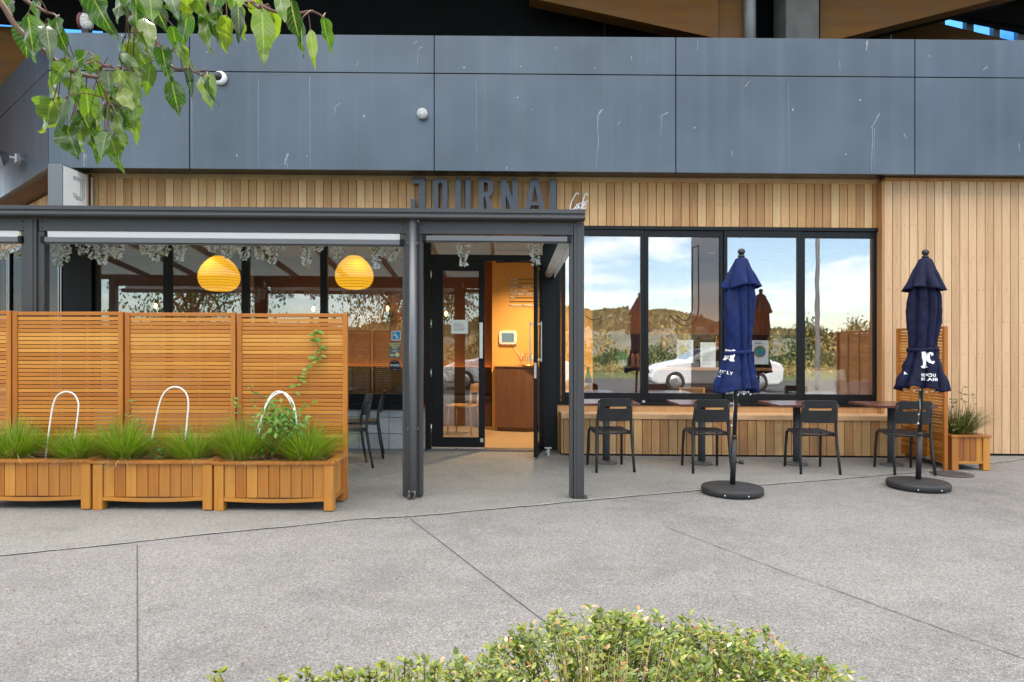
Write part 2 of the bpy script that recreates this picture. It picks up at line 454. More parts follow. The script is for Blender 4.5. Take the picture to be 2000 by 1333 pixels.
m_cush2 = paint('brown_cushion', (.30, .19, .17), .9, var=.15, vs=10, bump=.3, bscale=120)
m_uphol = paint('dark_upholstery', (.045, .025, .02), .85)
m_carp = paint('white_car_paint', (.78, .79, .80), .25, 0, var=.02, coat=.6)
m_carg = paint('car_glass', (.02, .025, .03), .05, 0, var=.05)
m_tyre = paint('tyre', (.018, .018, .018), .8)
m_lamp = paint('grey_post', (.22, .22, .22), .5, .4)
m_conc = paint('concrete_column', (.10, .10, .095), .85, var=.25, vs=5, bump=.2, bscale=30)
m_owl1 = paint('owl_speckled', (.42, .42, .40), .8, var=.75, vs=60)
m_owl2 = paint('owl_brown', (.13, .035, .03), .7, var=.3, vs=30)
m_owl3 = paint('owl_black', (.02, .02, .022), .7)
m_beak = paint('beak_orange', (.75, .25, .02), .5)
m_amber = paint('pepper_mill_wood', (.50, .20, .05), .45)
m_bottle = glass('green_glass', .12, (.25, .4, .25))
m_clear = glass('clear_glass', .10, (.95, .95, .95))
m_gold = paint('brass_tray', (.75, .48, .14), .3, .9)
m_sky_glass = glass('sky_blue_glass', .03, (.33, .60, .88))  # sky blue put into the glass, the sky behind being near white
m_rust = paint('drain_iron', (.075, .062, .055), .75, var=.35, vs=50, bump=.5, bscale=80)

m_vent = paint('vent_grey', (.50, .50, .50), .6)
m_stain_mark = paint('dropping_stain', (.26, .28, .30), .8, var=.25, vs=30)
# near leaves: midrib and side veins from the along / across attributes
m, t, nn, L = nt('tree_leaf')
at = N(t, 'ShaderNodeAttribute', attribute_name='rnd'); lu = N(t, 'ShaderNodeAttribute', attribute_name='along'); lv = N(t, 'ShaderNodeAttribute', attribute_name='across')
nz = noise(t, coords(t, (1,1,1)), 45, 4)
f = math_n(t, 'ADD', math_n(t, 'MULTIPLY', at.outputs['Fac'], .85), math_n(t, 'MULTIPLY', nz, .22))
c = ramp(t, f, [(.1, (.008, .030, .008)), (.5, (.034, .105, .012)), (.95, (.16, .24, .022))])
vn = math_n(t, 'FRACT', math_n(t, 'SUBTRACT', math_n(t, 'MULTIPLY', lu.outputs['Fac'], 9.0), math_n(t, 'MULTIPLY', lv.outputs['Fac'], 1.9)))
side = ramp(t, vn, [(0, 1), (.10, 0), (.9, 0), (1, 1)])
mid = ramp(t, lv.outputs['Fac'], [(.05, 1), (.10, 0)])
ve = math_n(t, 'MAXIMUM', math_n(t, 'MULTIPLY', side, .35), math_n(t, 'MULTIPLY', mid, .55))
c = mixc(t, ve, c, (.30, .38, .09))
edge_ = math_n(t, 'MULTIPLY', ramp(t, math_n(t, 'ADD', lv.outputs['Fac'], math_n(t, 'MULTIPLY', nz, .3)), [(1.02, 0), (1.1, 1)]), math_n(t, 'GREATER_THAN', at.outputs['Fac'], .7))
c = mixc(t, math_n(t, 'MULTIPLY', edge_, .5), c, (.22, .11, .03))
b = bsdf(t, c, .30, 0, .2, .5, vn, .12, .002)
tr = N(t, 'ShaderNodeBsdfTranslucent'); L.new(mixc(t, 1.0, c, (1.15, 1.2, .35), 'MULTIPLY'), tr.inputs[0])
mx = N(t, 'ShaderNodeMixShader'); mx.inputs[0].default_value = .40
L.new(b, mx.inputs[1]); L.new(tr.outputs[0], mx.inputs[2]); out(t, mx.outputs[0]); m_leaf = m
SKY, CLOUD, EXPO = .10, 10.0, 1.9
# ================================================================== ground
def sheet(name, pts, z, mat):
    mb = MB(); mb.add([(x, y, z) for x, y in pts], [tuple(range(len(pts)))], .5)
    o = mb.build(name, mat); o['kind'] = 'structure'; return o
def rect(x0, x1, y0, y1): return [(x0,y0),(x1,y0),(x1,y1),(x0,y1)]
sheet('ground', rect(-900, 900, -900, 900), -.012, m_grassfar)
sheet('road', rect(-120, 120, -13, -1.8), -.006, m_asphalt)
sheet('plaza', rect(-60, 60, -1.8, 40), 0, m_ground)
def G(px, py):
    u = py - .008*(px-1000); D = F*CAMZ/(u-680); return (X(px, D), D)
edge = [(-9.0, 1.6)] + [G(*p) for p in ((0,1087),(200,1067),(400,1045),(560,1030),(700,1015),(800,1010),(960,996),(1100,983),(1250,969),(1400,955),(1620,938),(1830,920))] + [(6.6, 8.75), (9.0, 9.9)]

mb = MB()
rr = random.Random(4)
fine = []
for i in range(len(edge)-1):
    a, b = edge[i], edge[i+1]
    n = max(1, int(math.dist(a, b)/.12))
    fine += [(a[0]+(b[0]-a[0])*k/n, a[1]+(b[1]-a[1])*k/n) for k in range(n)]
fine = [(x, y+rr.uniform(-.006,.006)) for x, y in fine]
sheet('apron', fine + [(9.0, 14), (-9.0, 14)], .004, m_apron)
vs = []; fs = []
for i, (x, y) in enumerate(fine):
    w = (.010 + .020*rr.random())*(1.2 if x > -.8 else .6)
    vs += [(x, y-w*.5, .008), (x, y+w*.5, .008)]
    if i: fs.append((2*i-2, 2*i, 2*i+1, 2*i-1))
mb.add(vs, fs, .5); o = mb.build('apron_edge', m_edge); o['kind'] = 'structure'
def crack(pts, w):
    mb = MB(); vs = []; fs = []
    P2 = []
    for i in range(len(pts)-1):
        a, b = pts[i], pts[i+1]; n = max(1, int(math.dist(a, b)/.06))
        P2 += [(a[0]+(b[0]-a[0])*k/n, a[1]+(b[1]-a[1])*k/n) for k in range(n)]
    P2.append(pts[-1])
    dx, dy = pts[-1][0]-pts[0][0], pts[-1][1]-pts[0][1]; l = math.hypot(dx, dy); nx, ny = -dy/l, dx/l
    for i, (x, y) in enumerate(P2):
        ww = w*(1 if w > .006 else .6+.8*rr.random()); j = 0 if w > .006 else (rr.random()-.5)*w*1.5
        vs += [(x+nx*(j-ww/2), y+ny*(j-ww/2), .0035), (x+nx*(j+ww/2), y+ny*(j+ww/2), .0035)]
        if i: fs.append((2*i-2, 2*i, 2*i+1, 2*i-1))
    mb.add(vs, fs, .5); o = mb.build('control_joint', m_joint); o['kind'] = 'structure'
crack([G(268,1066), (-1.2, 2.19)], .0061)
crack([G(800,1013), G(1080,1228), (.62, 2.3)], .0061)
crack([G(1300,1030), G(1510,1110), G(2000,1288), (2.8, 2.2)], .0048)
crack([G(1870,1040), G(2000,1073), (4.4, 3.9)], .0048)
# a few fallen leaves and bits of grit
mb = MB(); rr = random.Random(8)
for i in range(420):
    y = rr.uniform(2.4, 8.5); x = rr.uniform(-.78, .78)*y
    s = rr.uniform(.004, .013); a = rr.uniform(0, 6.28); z = .009
    mb.add([(x+s*math.cos(a), y+s*math.sin(a), z), (x-s*.5*math.sin(a), y+s*.5*math.cos(a), z+.003), (x-s*math.cos(a), y-s*math.sin(a), z), (x+s*.5*math.sin(a), y-s*.5*math.cos(a), z)], [(0,1,2,3)])
stuff(mb.build('leaf_litter', m_bark), 'tiny dry leaf flakes and grit scattered over the paving', 'litter')

# ================================================================== building
bld = thing('cafe_building', 'cafe building with cedar cladding, black framed glazing and blue grey panel band', 'building', (0, 9.1, 0))
def boards(mb, x0, x1, yf, z0, z1, pitch=.1105, nails=()):
    n = max(1, round((x1-x0)/pitch)); p = (x1-x0)/n
    for i in range(n):
        r = random.random(); xx = x0+i*p
        mb.mi = 0
        mb.box(xx+.0042, xx+p-.0042, yf+random.random()*.0015, yf+.02, z0, z1, r)
        mb.mi = 2
        for nz in nails:
            for q in (.5,) if random.random() < .9 else (.3, .7):
                cx, cz, h = xx+p*q+random.uniform(-.008,.008), nz+random.uniform(-.006,.006), .0042
                mb.add([(cx-h,yf-.001,cz-h),(cx+h,yf-.001,cz-h),(cx+h,yf-.001,cz+h),(cx-h,yf-.001,cz+h)], [(0,1,2,3)], .5)
    mb.mi = 1
    mb.box(x0, x1, yf+.021, yf+.05, z0, z1, .5)
    mb.mi = 0
CM = [m_cedar, m_gap, m_black]
zt, zj, zb = 5.345, 4.862, 3.622
wx1 = X(1719, 9.1)
mb = MB(); boards(mb, X(97,9.1), wx1, 9.08, 3.005, 3.585, nails=(3.06, 3.30)); mb.build('cladding', CM, bld)
mb = MB(); mb.box(X(97,9.1), wx1, 9.065, 9.10, 3.586, 3.645); mb.build('batten', m_cedarh, bld)
xr = X(1727, 8.95)
mb = MB(); boards(mb, xr, 11.5, 8.95, .035, 3.60, nails=[.08+.42*k for k in range(9)]); mb.build('side_cladding', [m_cedarp, m_gap, m_black], bld)
mb = MB(); mb.box(xr-.03, xr-.001, 8.952, 9.2, .035, 3.60, .1); mb.box(xr, 11.5, 8.935, 8.999, 3.601, 3.64, .3); mb.build('corner_trim', m_cedar, bld)
mb = MB(); mb.box(xr-.02, 11.5, 8.975, 9.4, .006, .034); mb.build('base_gap_strip', m_black, bld)  # black strip standing in for the dark gap below the cladding
# bird droppings and run marks on the panels
rs = random.Random(6)
marks = []
def run(x0, y0, x1, y1, w):
    n = 9; vs = []; fs = []
    for i in range(n):
        t = i/(n-1); c = P(x0+(x1-x0)*t+rs.uniform(-.6,.6), y0+(y1-y0)*t, 8.7); ww = w*(1-.55*t)*rs.uniform(.5,1.2)*8.7/F
        vs += [(c.x-ww/2, 8.6985, c.z), (c.x+ww/2, 8.6985, c.z)]
        if i: fs.append((2*i-2, 2*i, 2*i+1, 2*i-1))
    marks.append((vs, fs))
for a in ((1176,214,1167,228,5),(1167,226,1168,268,2.2),(1169,268,1164,330,1.3),(1718,222,1702,250,3.5),(1704,248,1702,338,1.6),(1708,250,1707,338,1.2),(1306,219,1288,229,5),(1293,228,1290,262,1.2),(664,202,652,212,3.4),(655,212,655,222,1.4),(562,300,556,322,6),(560,318,563,330,2.4),(815,81,806,86,4.2),(824,92,818,97,4.5),(816,100,815,138,.9),(1363,80,1362,100,1.4),(1362,100,1363,150,.8),(1694,80,1692,100,4),(1929,130,1919,138,3.6),(1921,138,1920,250,1),(374,175,376,320,1),(605,150,606,330,.9),(1455,170,1465,158,2.6),(1766,262,1770,272,2.6),(1206,243,1212,238,3),(1428,296,1431,304,3),(165,300,164,325,4),(168,302,169,325,1.5),(1344,320,1345,338,1.4),(700,120,692,138,1.2),(1640,120,1641,140,1.2),(1815,108,1816,112,3),(990,326,989,332,3),(1233,110,1234,118,2),(1085,92,1085,96,2.5),(1990,280,1991,296,2.6),(505,155,505,330,.8),(930,160,931,300,.8),(1540,160,1541,330,.8)):
    run(*a)
# fascia band: each panel its own part
pxs = [94, 370, 848, 1320, 1787, 2260]
for i in range(5):
    a, b = X(pxs[i], 8.7)+.006, X(pxs[i+1], 8.7)-.006
    for z0, z1 in ((zb, zj-.006), (zj+.006, zt)):
        mb = MB(); mb.box(a, b, 8.7, 8.745, z0, z1); mb.mi = 1
        for vs, fs in marks:
            if all(a < v[0] < b and z0 < v[2] < z1 for v in vs): mb.add(vs, fs, rs.random())
        mb.build('fascia_panel', [m_fascia, m_stain_mark], bld, bevel=.003)
mb = MB(); mb.box(X(94,8.7)+.02, 11.5, 8.75, 8.80, zb+.01, zt-.01); mb.box(X(94,8.7)+.02, 11.5, 8.801, 9.3, zt-.06, zt-.012)
mb.build('fascia_backing', m_black, bld)
mb = MB(); mb.box(-5.85, 11.5, 8.72, 9.3, 3.646, 3.68); mb.build('soffit', m_soffit, bld)

# angled wing to the left
ca = Vector((X(94, 8.7), 8.7, 0)); TW = Matrix(((.735,.678,0,ca.x),(-.678,.735,0,ca.y),(0,0,1,0),(0,0,0,1)))
for s0, s1 in ((-.006, -1.22), (-1.232, -2.7), (-2.712, -4.3), (-4.312, -6.2)):
    for z0, z1 in ((zb, zj-.006), (zj+.006, zt)):
        mb = MB(); mb.T = TW; mb.box(s1, s0, 0, .045, z0, z1); mb.build('fascia_panel', m_fascia_side, bld, bevel=.003)
mb = MB(); mb.T = TW; mb.box(-6.2, -.03, .05, .1, zb+.01, zt-.01); mb.build('fascia_backing', m_black, bld)
mb = MB(); mb.T = TW; mb.box(-6.2, -.05, .02, .7, 3.646, 3.68); mb.build('soffit', m_ply, bld)
mb = MB(); mb.T = TW; boards(mb, -6.2, .12, .40, 3.0, 3.60); mb.build('cladding', CM, bld)
# ---- left glazing behind the pergola
def ring_frame(mb, x0, x1, z0, z1, y0, y1, wl, wr, wb, wt):
    mb.box(x0, x0+wl, y0, y1, z0, z1); mb.box(x1-wr, x1, y0, y1, z0, z1)
    mb.box(x0+wl, x1-wr, y0, y1, z0, z0+wb); mb.box(x0+wl, x1-wr, y0, y1, z1-wt, z1)
def window(x0, x1, z0, z1, y0, y1, gx0, gx1, gz0, gz1, gm, T=None, px0=None, px1=None):
    mb = MB(); mb.T = T
    ring_frame(mb, x0, x1, z0, z1, y0, y1, gx0-x0, x1-gx1, gz0-z0, z1-gz1)
    w = mb.build('window', m_black, bld, bevel=.004)
    mb = MB(); mb.T = T; yy = (y0+y1)/2
    mb.box(px0 if px0 is not None else gx0-.004, px1 if px1 is not None else gx1+.004, yy, yy+.006, gz0-.004, gz1+.004)
    mb.build('pane', gm, w); return w
gl = [(188,330,197,322),(330.3,481,338,474),(481.3,634,489,627),(634.3,800,641,790)]
for a, b, c, d in gl:
    window(X(a,9.1), X(b,9.1), .62, 3.0, 9.05, 9.11, X(c,9.1), X(d,9.1), .75, 2.93, m_glassf)
mb = MB(); mb.box(X(133,9.1), X(187.7,9.1), 9.0, 9.2, 0, 3.0); mb.build('corner_pillar', m_black, bld, bevel=.004)
mb = MB(); mb.box(X(690,9.1)-4.1, X(843,9.1)-.10, 8.985, 9.12, .545, .617); mb.build('sill', m_black, bld, bevel=.004)
mb = MB()
mb.mi = 1; mb.box(-5.6, X(836,9.06)-.005, 9.06, 9.16, .004, .544); mb.mi = 0
zc = [(.02,.215),(.225,.432),(.442,.53)]
for z0, z1 in zc:
    x = X(836,9.06)
    first = True
    while x > -5.5:
        w = .12 if first else .40; first = False
        mb.box(x-w+.008, x, 9.045, 9.061, z0, z1); x -= w
mb.build('block_wall', [m_block, m_mortar], bld, bevel=.002)
for k in range(5):
    x0 = -.10-k*1.05; window(x0-1.0, x0, .0, 3.0, .40, .46, x0-.93, x0-.07, .62, 2.93, m_glassw, TW)
# ---- door set
mb = MB()
jl0, jl1 = X(800,9.1)+.003, X(843,9.1); jr0, jr1 = X(1060,9.1), X(1088,9.1)
mb.box(jl0, jl1-.002, 9.03, 9.13, .62, 3.0); mb.box(jl1-.075, jl1-.002, 9.03, 9.13, .01, .619); mb.box(jr0, jr1, 9.03, 9.13, .01, 3.0)
mb.box(jl1-.002, jr0, 9.03, 9.13, 2.52, 2.60); mb.box(jl1-.002, jr0, 9.03, 9.13, 2.94, 3.0)
mb.build('door_frame', m_black, bld, bevel=.003)
mb = MB(); mb.box(jl1-.01, jr0+.01, 9.08, 9.086, 2.59, 2.95); mb.build('transom_pane', m_glassf, bld)
mb = MB(); mb.box(jl1-.05, jr1, 8.98, 9.2, .005, .022); mb.build('threshold', m_alul, bld)
# closed leaf
lx0, lx1 = jl1+.004, X(947,9.07); gx0, gx1 = X(866,9.07), X(935,9.07)
mb = MB(); ring_frame(mb, lx0, lx1, .05, 2.515, 9.04, 9.085, gx0-lx0, lx1-gx1, .13, .13)
door = mb.build('door', m_black, bld, bevel=.003); door['label'] = 'closed black glazed door leaf with a paper notice'
mb = MB(); mb.box(gx0-.004, gx1+.004, 9.06, 9.066, .176, 2.389); mb.build('pane', m_glassd, door)
mb = MB(); hx = X(940,9.03); mb.box(hx-.022, hx+.022, 8.975, 8.987, 1.23, 1.70); mb.box(hx-.012, hx+.012, 8.988, 9.039, 1.27, 1.30); mb.box(hx-.012, hx+.012, 8.988, 9.039, 1.63, 1.66); mb.build('handle', m_steel, door, bevel=.002)
for zz in (2.33, 1.68, 1.03, .30):
    mb = MB(); mb.tube([(lx0-.002, 9.035, zz-.055), (lx0-.002, 9.035, zz+.055)], .010, 8); mb.build('hinge', m_steel, door)
mb = MB(); mb.box(lx0+.01, lx1-.01, 9.03, 9.039, .03, .049); mb.build('door_seal', m_steel, door)
mb = MB(); mb.box(lx1-.06, lx1-.02, 9.034, 9.039, .12, .17); mb.build('door_bolt', m_steel, door)
# open leaf
TD = Matrix.Translation((jr0-.012, 9.07, 0)) @ Matrix.Rotation(R(-99), 4, 'Z')
mb = MB(); mb.T = TD; ring_frame(mb, .005, .715, .03, 2.515, -.022, .022, .11, .085, .13, .13)
door2 = mb.build('door', m_black, bld, bevel=.003); door2['label'] = 'open black glazed door leaf swung out beside the jamb'
mb = MB(); mb.T = TD; mb.box(.111, .634, -.003, .003, .156, 2.389); mb.build('pane', m_glassd, door2)
mb = MB(); mb.T = TD
for s in (-1, 1):
    mb.box(.655, .69, s*.065, s*.077, 1.20, 1.70); mb.box(.66, .685, s*.0225, s*.0645, 1.215, 1.24); mb.box(.66, .685, s*.0225, s*.0645, 1.655, 1.68)
mb.build('handle', m_steel, door2, bevel=.002)
mb = MB(); mb.T = TD; mb.box(.7155, .7185, -.014, .014, 1.0, 1.19); mb.build('lock_plate', m_steel, door2)
mb = MB(); bx = X(1070,8.7); mb.box(bx-.045, bx+.045, 8.62, 8.67, .10, .115); mb.box(bx-.012, bx+.02, 8.63, 8.66, .006, .099); mb.box(bx-.03, bx-.013, 8.63, 8.66, .05, .07)
tag(mb.build('door_holder', m_steel, bevel=.002), 'small galvanised door stop bracket standing by the open door', 'door stop')
mb = MB(); bx = X(823,8.4); mb.box(bx-.012, bx+.02, 8.4, 8.43, .006, .105); mb.box(bx-.02, bx+.028, 8.39, 8.44, .106, .118)
tag(mb.build('door_holder', m_steel, bevel=.002), 'small galvanised door stop bracket at the foot of the downpipe post', 'door stop')
mb = MB(); mb.tube([(jr0-.62, 9.0, 2.50), (jr0-.35, 8.93, 2.50), (jr0-.06, 9.0, 2.50)], .012, 6); mb.box(jr0-.3, jr0-.08, 9.0, 9.029, 2.52, 2.57); mb.build('door_closer', m_black, bld)
# ---- right window wall
z0, z1, g0, g1 = .62, 3.0, .786, 2.865
sash = [(1096,1257.5,1104,1250),(1258,1411.5,1266,1405),(1412,1562.5,1419,1555),(1563,1712,1571,1705)]
for i, (a, b, c, d) in enumerate(sash):
    yb = 9.055 if i % 2 == 0 else 9.075
    kw = dict(px1=X(1350,9.1)) if i == 1 else {}
    window(X(a,9.1), X(b,9.1), z0+.045, z1-.05, yb, yb+.05, X(c,9.1), X(d,9.1), g0, g1, m_glassr, **kw)
    if i == 1:
        mb = MB(); mb.box(X(1350.3,9.1), X(1405.5,9.1), yb+.026, yb+.030, g0-.004, g1+.004); mb.build('side_pane', m_glassp, bld)
mb = MB(); ring_frame(mb, jr1+.001, wx1, z0, z1, 9.045, 9.17, X(1095,9.1)-jr1-.001, wx1-X(1713,9.1), .044, .049)
mb.build('window_surround', m_black, bld, bevel=.004)
mb = MB(); hx = X(1099,9.03); mb.box(hx-.012, hx+.012, 8.985, 8.998, 1.66, 1.98); mb.box(hx-.01, hx+.01, 8.999, 9.054, 1.67, 1.70); mb.box(hx-.01, hx+.01, 8.999, 9.054, 1.94, 1.97); mb.build('window_handle', m_black, bld, bevel=.002)
for p in (1257, 1563):
    mb = MB(); mb.box(X(p,9.04)-.02, X(p,9.04)+.02, 9.035, 9.044, .66, .69); mb.build('window_latch', m_steel, bld)
mb = MB(); mb.box(jr1, wx1, 9.06, 9.2, .006, .619); mb.build('wall_base', m_cedar, bld)
# ---- shell of the interior
def shell(y0, y1, z0, z1):
    mb = MB(); a, b = -5.35-1.084*(y0-9.2), -5.35-1.084*(y1-9.2)
    mb.add([(a,y0,z0),(11.5,y0,z0),(11.5,y1,z0),(b,y1,z0),(a,y0,z1),(11.5,y0,z1),(11.5,y1,z1),(b,y1,z1)], [(0,3,2,1),(4,5,6,7),(0,1,5,4),(1,2,6,5),(2,3,7,6),(3,0,4,7)]); return mb
shell(9.2, 16.2, 2.99, 3.05).build('ceiling', m_ceil, bld)
shell(9.14, 16, .006, .012).build('floor', m_floor, bld)
mb = MB(); mb.box(-8.75, -.33, 12.4, 12.5, 0, 2.98); mb.build('inner_wall', m_terra, bld)
mb = MB(); mb.box(1.35, 11.5, 12.3, 12.4, 0, 2.98); mb.build('inner_wall', m_terra, bld)
mb = MB(); mb.box(-.33, 1.34, 11.35, 12.5, 0, 2.98); mb.build('orange_wall', m_orange, bld)
mb = MB(); mb.box(5.4, 5.5, 9.2, 12.29, .013, 2.98); mb.build('inner_wall', m_terra, bld)
mb = MB(); mb.T = TW; mb.box(-6.3, -.9, 3.1, 3.2, 0, 2.98); mb.box(-6.4, -6.301, .38, 3.2, 0, 3.6); mb.build('inner_wall', m_uphol, bld)
shell(9.3, 16, 3.06, 5.2).build('upper_wall', m_blackw, bld)

# ================================================================== canopy over the building
can = thing('roof_canopy', 'dark roof canopy with plywood beams, concrete column and clerestory slits above the cafe', 'canopy', (0, 9.6, 5.2))
def pz(pts, Y): return [(X(a, Y), Z(b, Y, a)) for a, b in pts]
for a, b in ((200, 500), (500, 850), (852, 1180), (1182, 1545)):
    mb = MB(); mb.box(X(a,10)+.004, X(b,10)-.004, 10.0, 10.05, 5.0, 7.6); mb.build('wall_panel', m_blackw, can)
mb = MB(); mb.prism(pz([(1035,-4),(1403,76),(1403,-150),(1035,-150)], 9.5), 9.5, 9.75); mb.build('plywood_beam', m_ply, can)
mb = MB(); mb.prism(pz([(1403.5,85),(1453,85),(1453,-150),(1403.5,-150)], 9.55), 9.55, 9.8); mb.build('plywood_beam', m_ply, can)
mb = MB(); c = P(1464, 0, 9.5); mb.tube([(c.x, 9.5, 5.1), (c.x, 9.5, 7.4)], .085, 14); mb.build('pipe', m_lamp, can)
mb = MB(); mb.box(X(1535,9.3), X(1600,9.3), 9.3, 9.75, 5.0, 7.6); mb.build('column', m_conc, can, bevel=.01)
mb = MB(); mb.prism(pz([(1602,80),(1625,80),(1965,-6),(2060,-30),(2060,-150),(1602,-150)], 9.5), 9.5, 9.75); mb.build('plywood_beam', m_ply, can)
mb = MB(); mb.prism(pz([(1619,80),(1648,80),(1975,-2),(1975,-20)], 9.755), 9.755, 10.0); mb.build('steel_flange', m_blackw, can)
mb = MB(); mb.prism(pz([(1640,100),(1640,82),(1815,41),(1900,61.5),(1990,83),(2200,132),(2200,140),(1640,140)], 10.7), 10.7, 10.8); mb.build('plywood_beam', m_ply, can)
mb = MB(); c = P(1733, 0, 10.4); mb.tube([(c.x, 10.4, 5.1), (c.x, 10.4, 6.4)], .06, 12); mb.build('pipe', m_lamp, can)
# clerestory posts and sloping rail
Yc = 10.9
for a, b, top, bot in ((1834,1846,26,95), (1888,1902,33,95), (1941,1953,42,95), (1989,2002,52,95)):
    mb = MB(); mb.prism(pz([(a,bot),(b,bot),(b,top),(a,top)], Yc), Yc, Yc+.1); mb.build('clerestory_post', m_alul, can)
mb = MB(); mb.prism(pz([(1815,24),(2100,80),(2100,62),(1815,10)], Yc-.1), Yc-.1, Yc-.003); mb.build('clerestory_rail', m_black, can)
mb = MB(); mb.prism(pz([(1790,100),(2100,110),(2100,20),(1790,10)], Yc), Yc+.04, Yc+.046); mb.build('clerestory_pane', m_sky_glass, can)
# roof deck, ribs, left end with plywood and sky slit
mb = MB(); mb.box(-16, 16, 8.35, 10.75, 7.02, 7.12); mb.box(X(1600,9.5), 6.6, 10.751, 20, 7.02, 7.12); mb.box(-5.2, X(1599,9.5), 10.751, 20, 7.02, 7.12); mb.build('shading_roof_deck', m_blackw, can)  # unseen front reach and height set to block the sun from the plaza
mb = MB(); mb.prism(pz([(1795,22),(1840,-30),(2300,-30),(2300,100)], 10.75), 10.72, 10.745); mb.build('eave_board', m_blackw, can)
mb = MB()
for k in range(60): mb.box(-14+k*.45, -13.9+k*.45, 8.4, 10.7, 6.96, 7.019)
mb.build('deck_ribs', m_black, can)
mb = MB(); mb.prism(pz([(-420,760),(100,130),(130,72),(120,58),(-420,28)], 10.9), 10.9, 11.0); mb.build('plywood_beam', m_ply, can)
mb = MB(); mb.prism(pz([(-420,15),(130,52),(260,60),(260,-160),(-420,-160)], 10.6), 10.6, 10.7); mb.build('wall_panel', m_blackw, can)
mb = MB(); mb.prism(pz([(73,90),(77,90),(77,40),(73,40)], 10.8), 10.8, 10.85); mb.build('clerestory_post', m_black, can)
mb = MB(); mb.prism(pz([(-420,70),(240,75),(240,45),(-420,10)], 10.95), 11.05, 11.056); mb.build('clerestory_pane', m_sky_glass, can)

# ================================================================== pergola
per = thing('pergola', 'charcoal aluminium pergola with gutter and roller blinds in front of the entrance', 'pergola', (X(806,6.25), 6.25, 0))
xe = X(1143, 6.1); xw = -7.6
prof = [(6.10,2.612),(6.10,2.578),(6.112,2.572),(6.112,2.566),(6.098,2.556),(6.096,2.536),(6.104,2.524),(6.12,2.520),(6.21,2.520),(6.21,2.60),(6.20,2.60),(6.20,2.53),(6.13,2.53),(6.115,2.612)]
mb = MB()
n = len(prof)
vs = [(xw, a, b) for a, b in prof] + [(xe, a, b) for a, b in prof]
mb.add(vs, [tuple(range(n)), tuple(range(2*n-1, n-1, -1))] + [(i, i+n, (i+1)%n+n, (i+1)%n) for i in range(n)], .5)
mb.build('gutter', m_alu, per)
posts = [(X(53,6.25), X(77,6.25)), (X(794,6.25), X(818,6.25)), (X(1120,6.25), X(1140,6.25)), (-7.0, -6.89)]
for a, b in posts:
    mb = MB(); mb.box(a, b, 6.21, 6.31, .01, 2.518); mb.box(a+.03, b-.03, 6.204, 6.209, .01, 2.518); mb.build('post', m_alu, per, bevel=.005)
    mb = MB(); mb.box(a-.012, b+.03, 6.19, 6.34, .0045, .012); mb.build('base_plate', m_alu, per)
tracks = [(X(77.5,6.25), X(90,6.25)), (X(787,6.25), X(793.5,6.25)), (X(818.5,6.25), X(826,6.25)), (X(1112,6.25), X(1119.5,6.25)), (X(45,6.25), X(52.5,6.25))]
for a, b in tracks:
    mb = MB(); mb.box(a, b, 6.225, 6.30, .01, 2.40); mb.build('blind_track', m_alu, per, bevel=.003)
for a, b in ((-6.88, X(52.5,6.22)), (X(77.5,6.22), X(793.5,6.22)), (X(818.5,6.22), X(1119.5,6.22))):
    mb = MB(); mb.box(a, b, 6.212, 6.27, 2.402, 2.57)
    bm_ = mb.build('beam', m_alu, per, bevel=.003)
    mb = MB()
    for q in (a+.03, b-.03):
        for zz in (2.43, 2.485): mb.disc_y(q, 6.208, zz, .006, 8, t=.004)
    mb.build('screws', m_black, bm_)
# roller blinds
def blind(a, b, zw, zbr, white=True):
    bar = MB(); bar.box(a, b, 6.200, 6.258, zbr, zbr+.048); bar.box(a+.01, b-.01, 6.215, 6.245, zbr-.012, zbr-.001)
    bo = bar.build('blind_bar', m_alul, per, bevel=.012, seg=3)
    for q in (a, b):
        mb = MB(); mb.box(q-.018, q+.018, 6.196, 6.262, zbr-.004, zbr+.056); mb.build('end_cap', m_black, bo, bevel=.004)
    if white:
        mb = MB(); mb.box(a+.035, b-.02, 6.219, 6.223, zbr+.049, 2.4015); mb.build('blind_fabric', m_blind, per)
blind(X(90,6.25), X(786,6.25), 0, 2.297); blind(-6.8, X(46,6.25), 0, 2.297); blind(X(830,6.25), X(1111,6.25), 0, 2.338, False)
# roof, rafters, side
mb = MB(); mb.add([(xw,6.22,2.60),(xe-.02,6.22,2.60),(xe-.02,9.04,2.955),(xw,9.04,2.955)], [(0,1,2,3)]); mb.build('roof_sheet', m_roofp, per)
for k in range(9):
    x = xe-.08-k*.86
    mb = MB(); vs = []
    mb.add([(x-.022,6.28,2.52),(x+.022,6.28,2.52),(x+.022,9.03,2.86),(x-.022,9.03,2.86),(x-.022,6.28,2.60),(x+.022,6.28,2.60),(x+.022,9.03,2.945),(x-.022,9.03,2.945)], [(0,3,2,1),(4,5,6,7),(0,1,5,4),(1,2,6,5),(2,3,7,6),(3,0,4,7)])
    mb.build('rafter', m_alu, per)
mb = MB(); mb.box(xe-.10, xe-.02, 6.315, 9.03, 2.402, 2.518); mb.build('side_beam', m_black, per)
mb = MB(); mb.tube([(xe-.17, 6.45, 2.345), (xe-.17, 8.95, 2.345)], .05, 14); mb.box(xe-.10, xe-.095, 6.4, 9.0, 2.29, 2.40); mb.build('side_blind', m_blind, per)
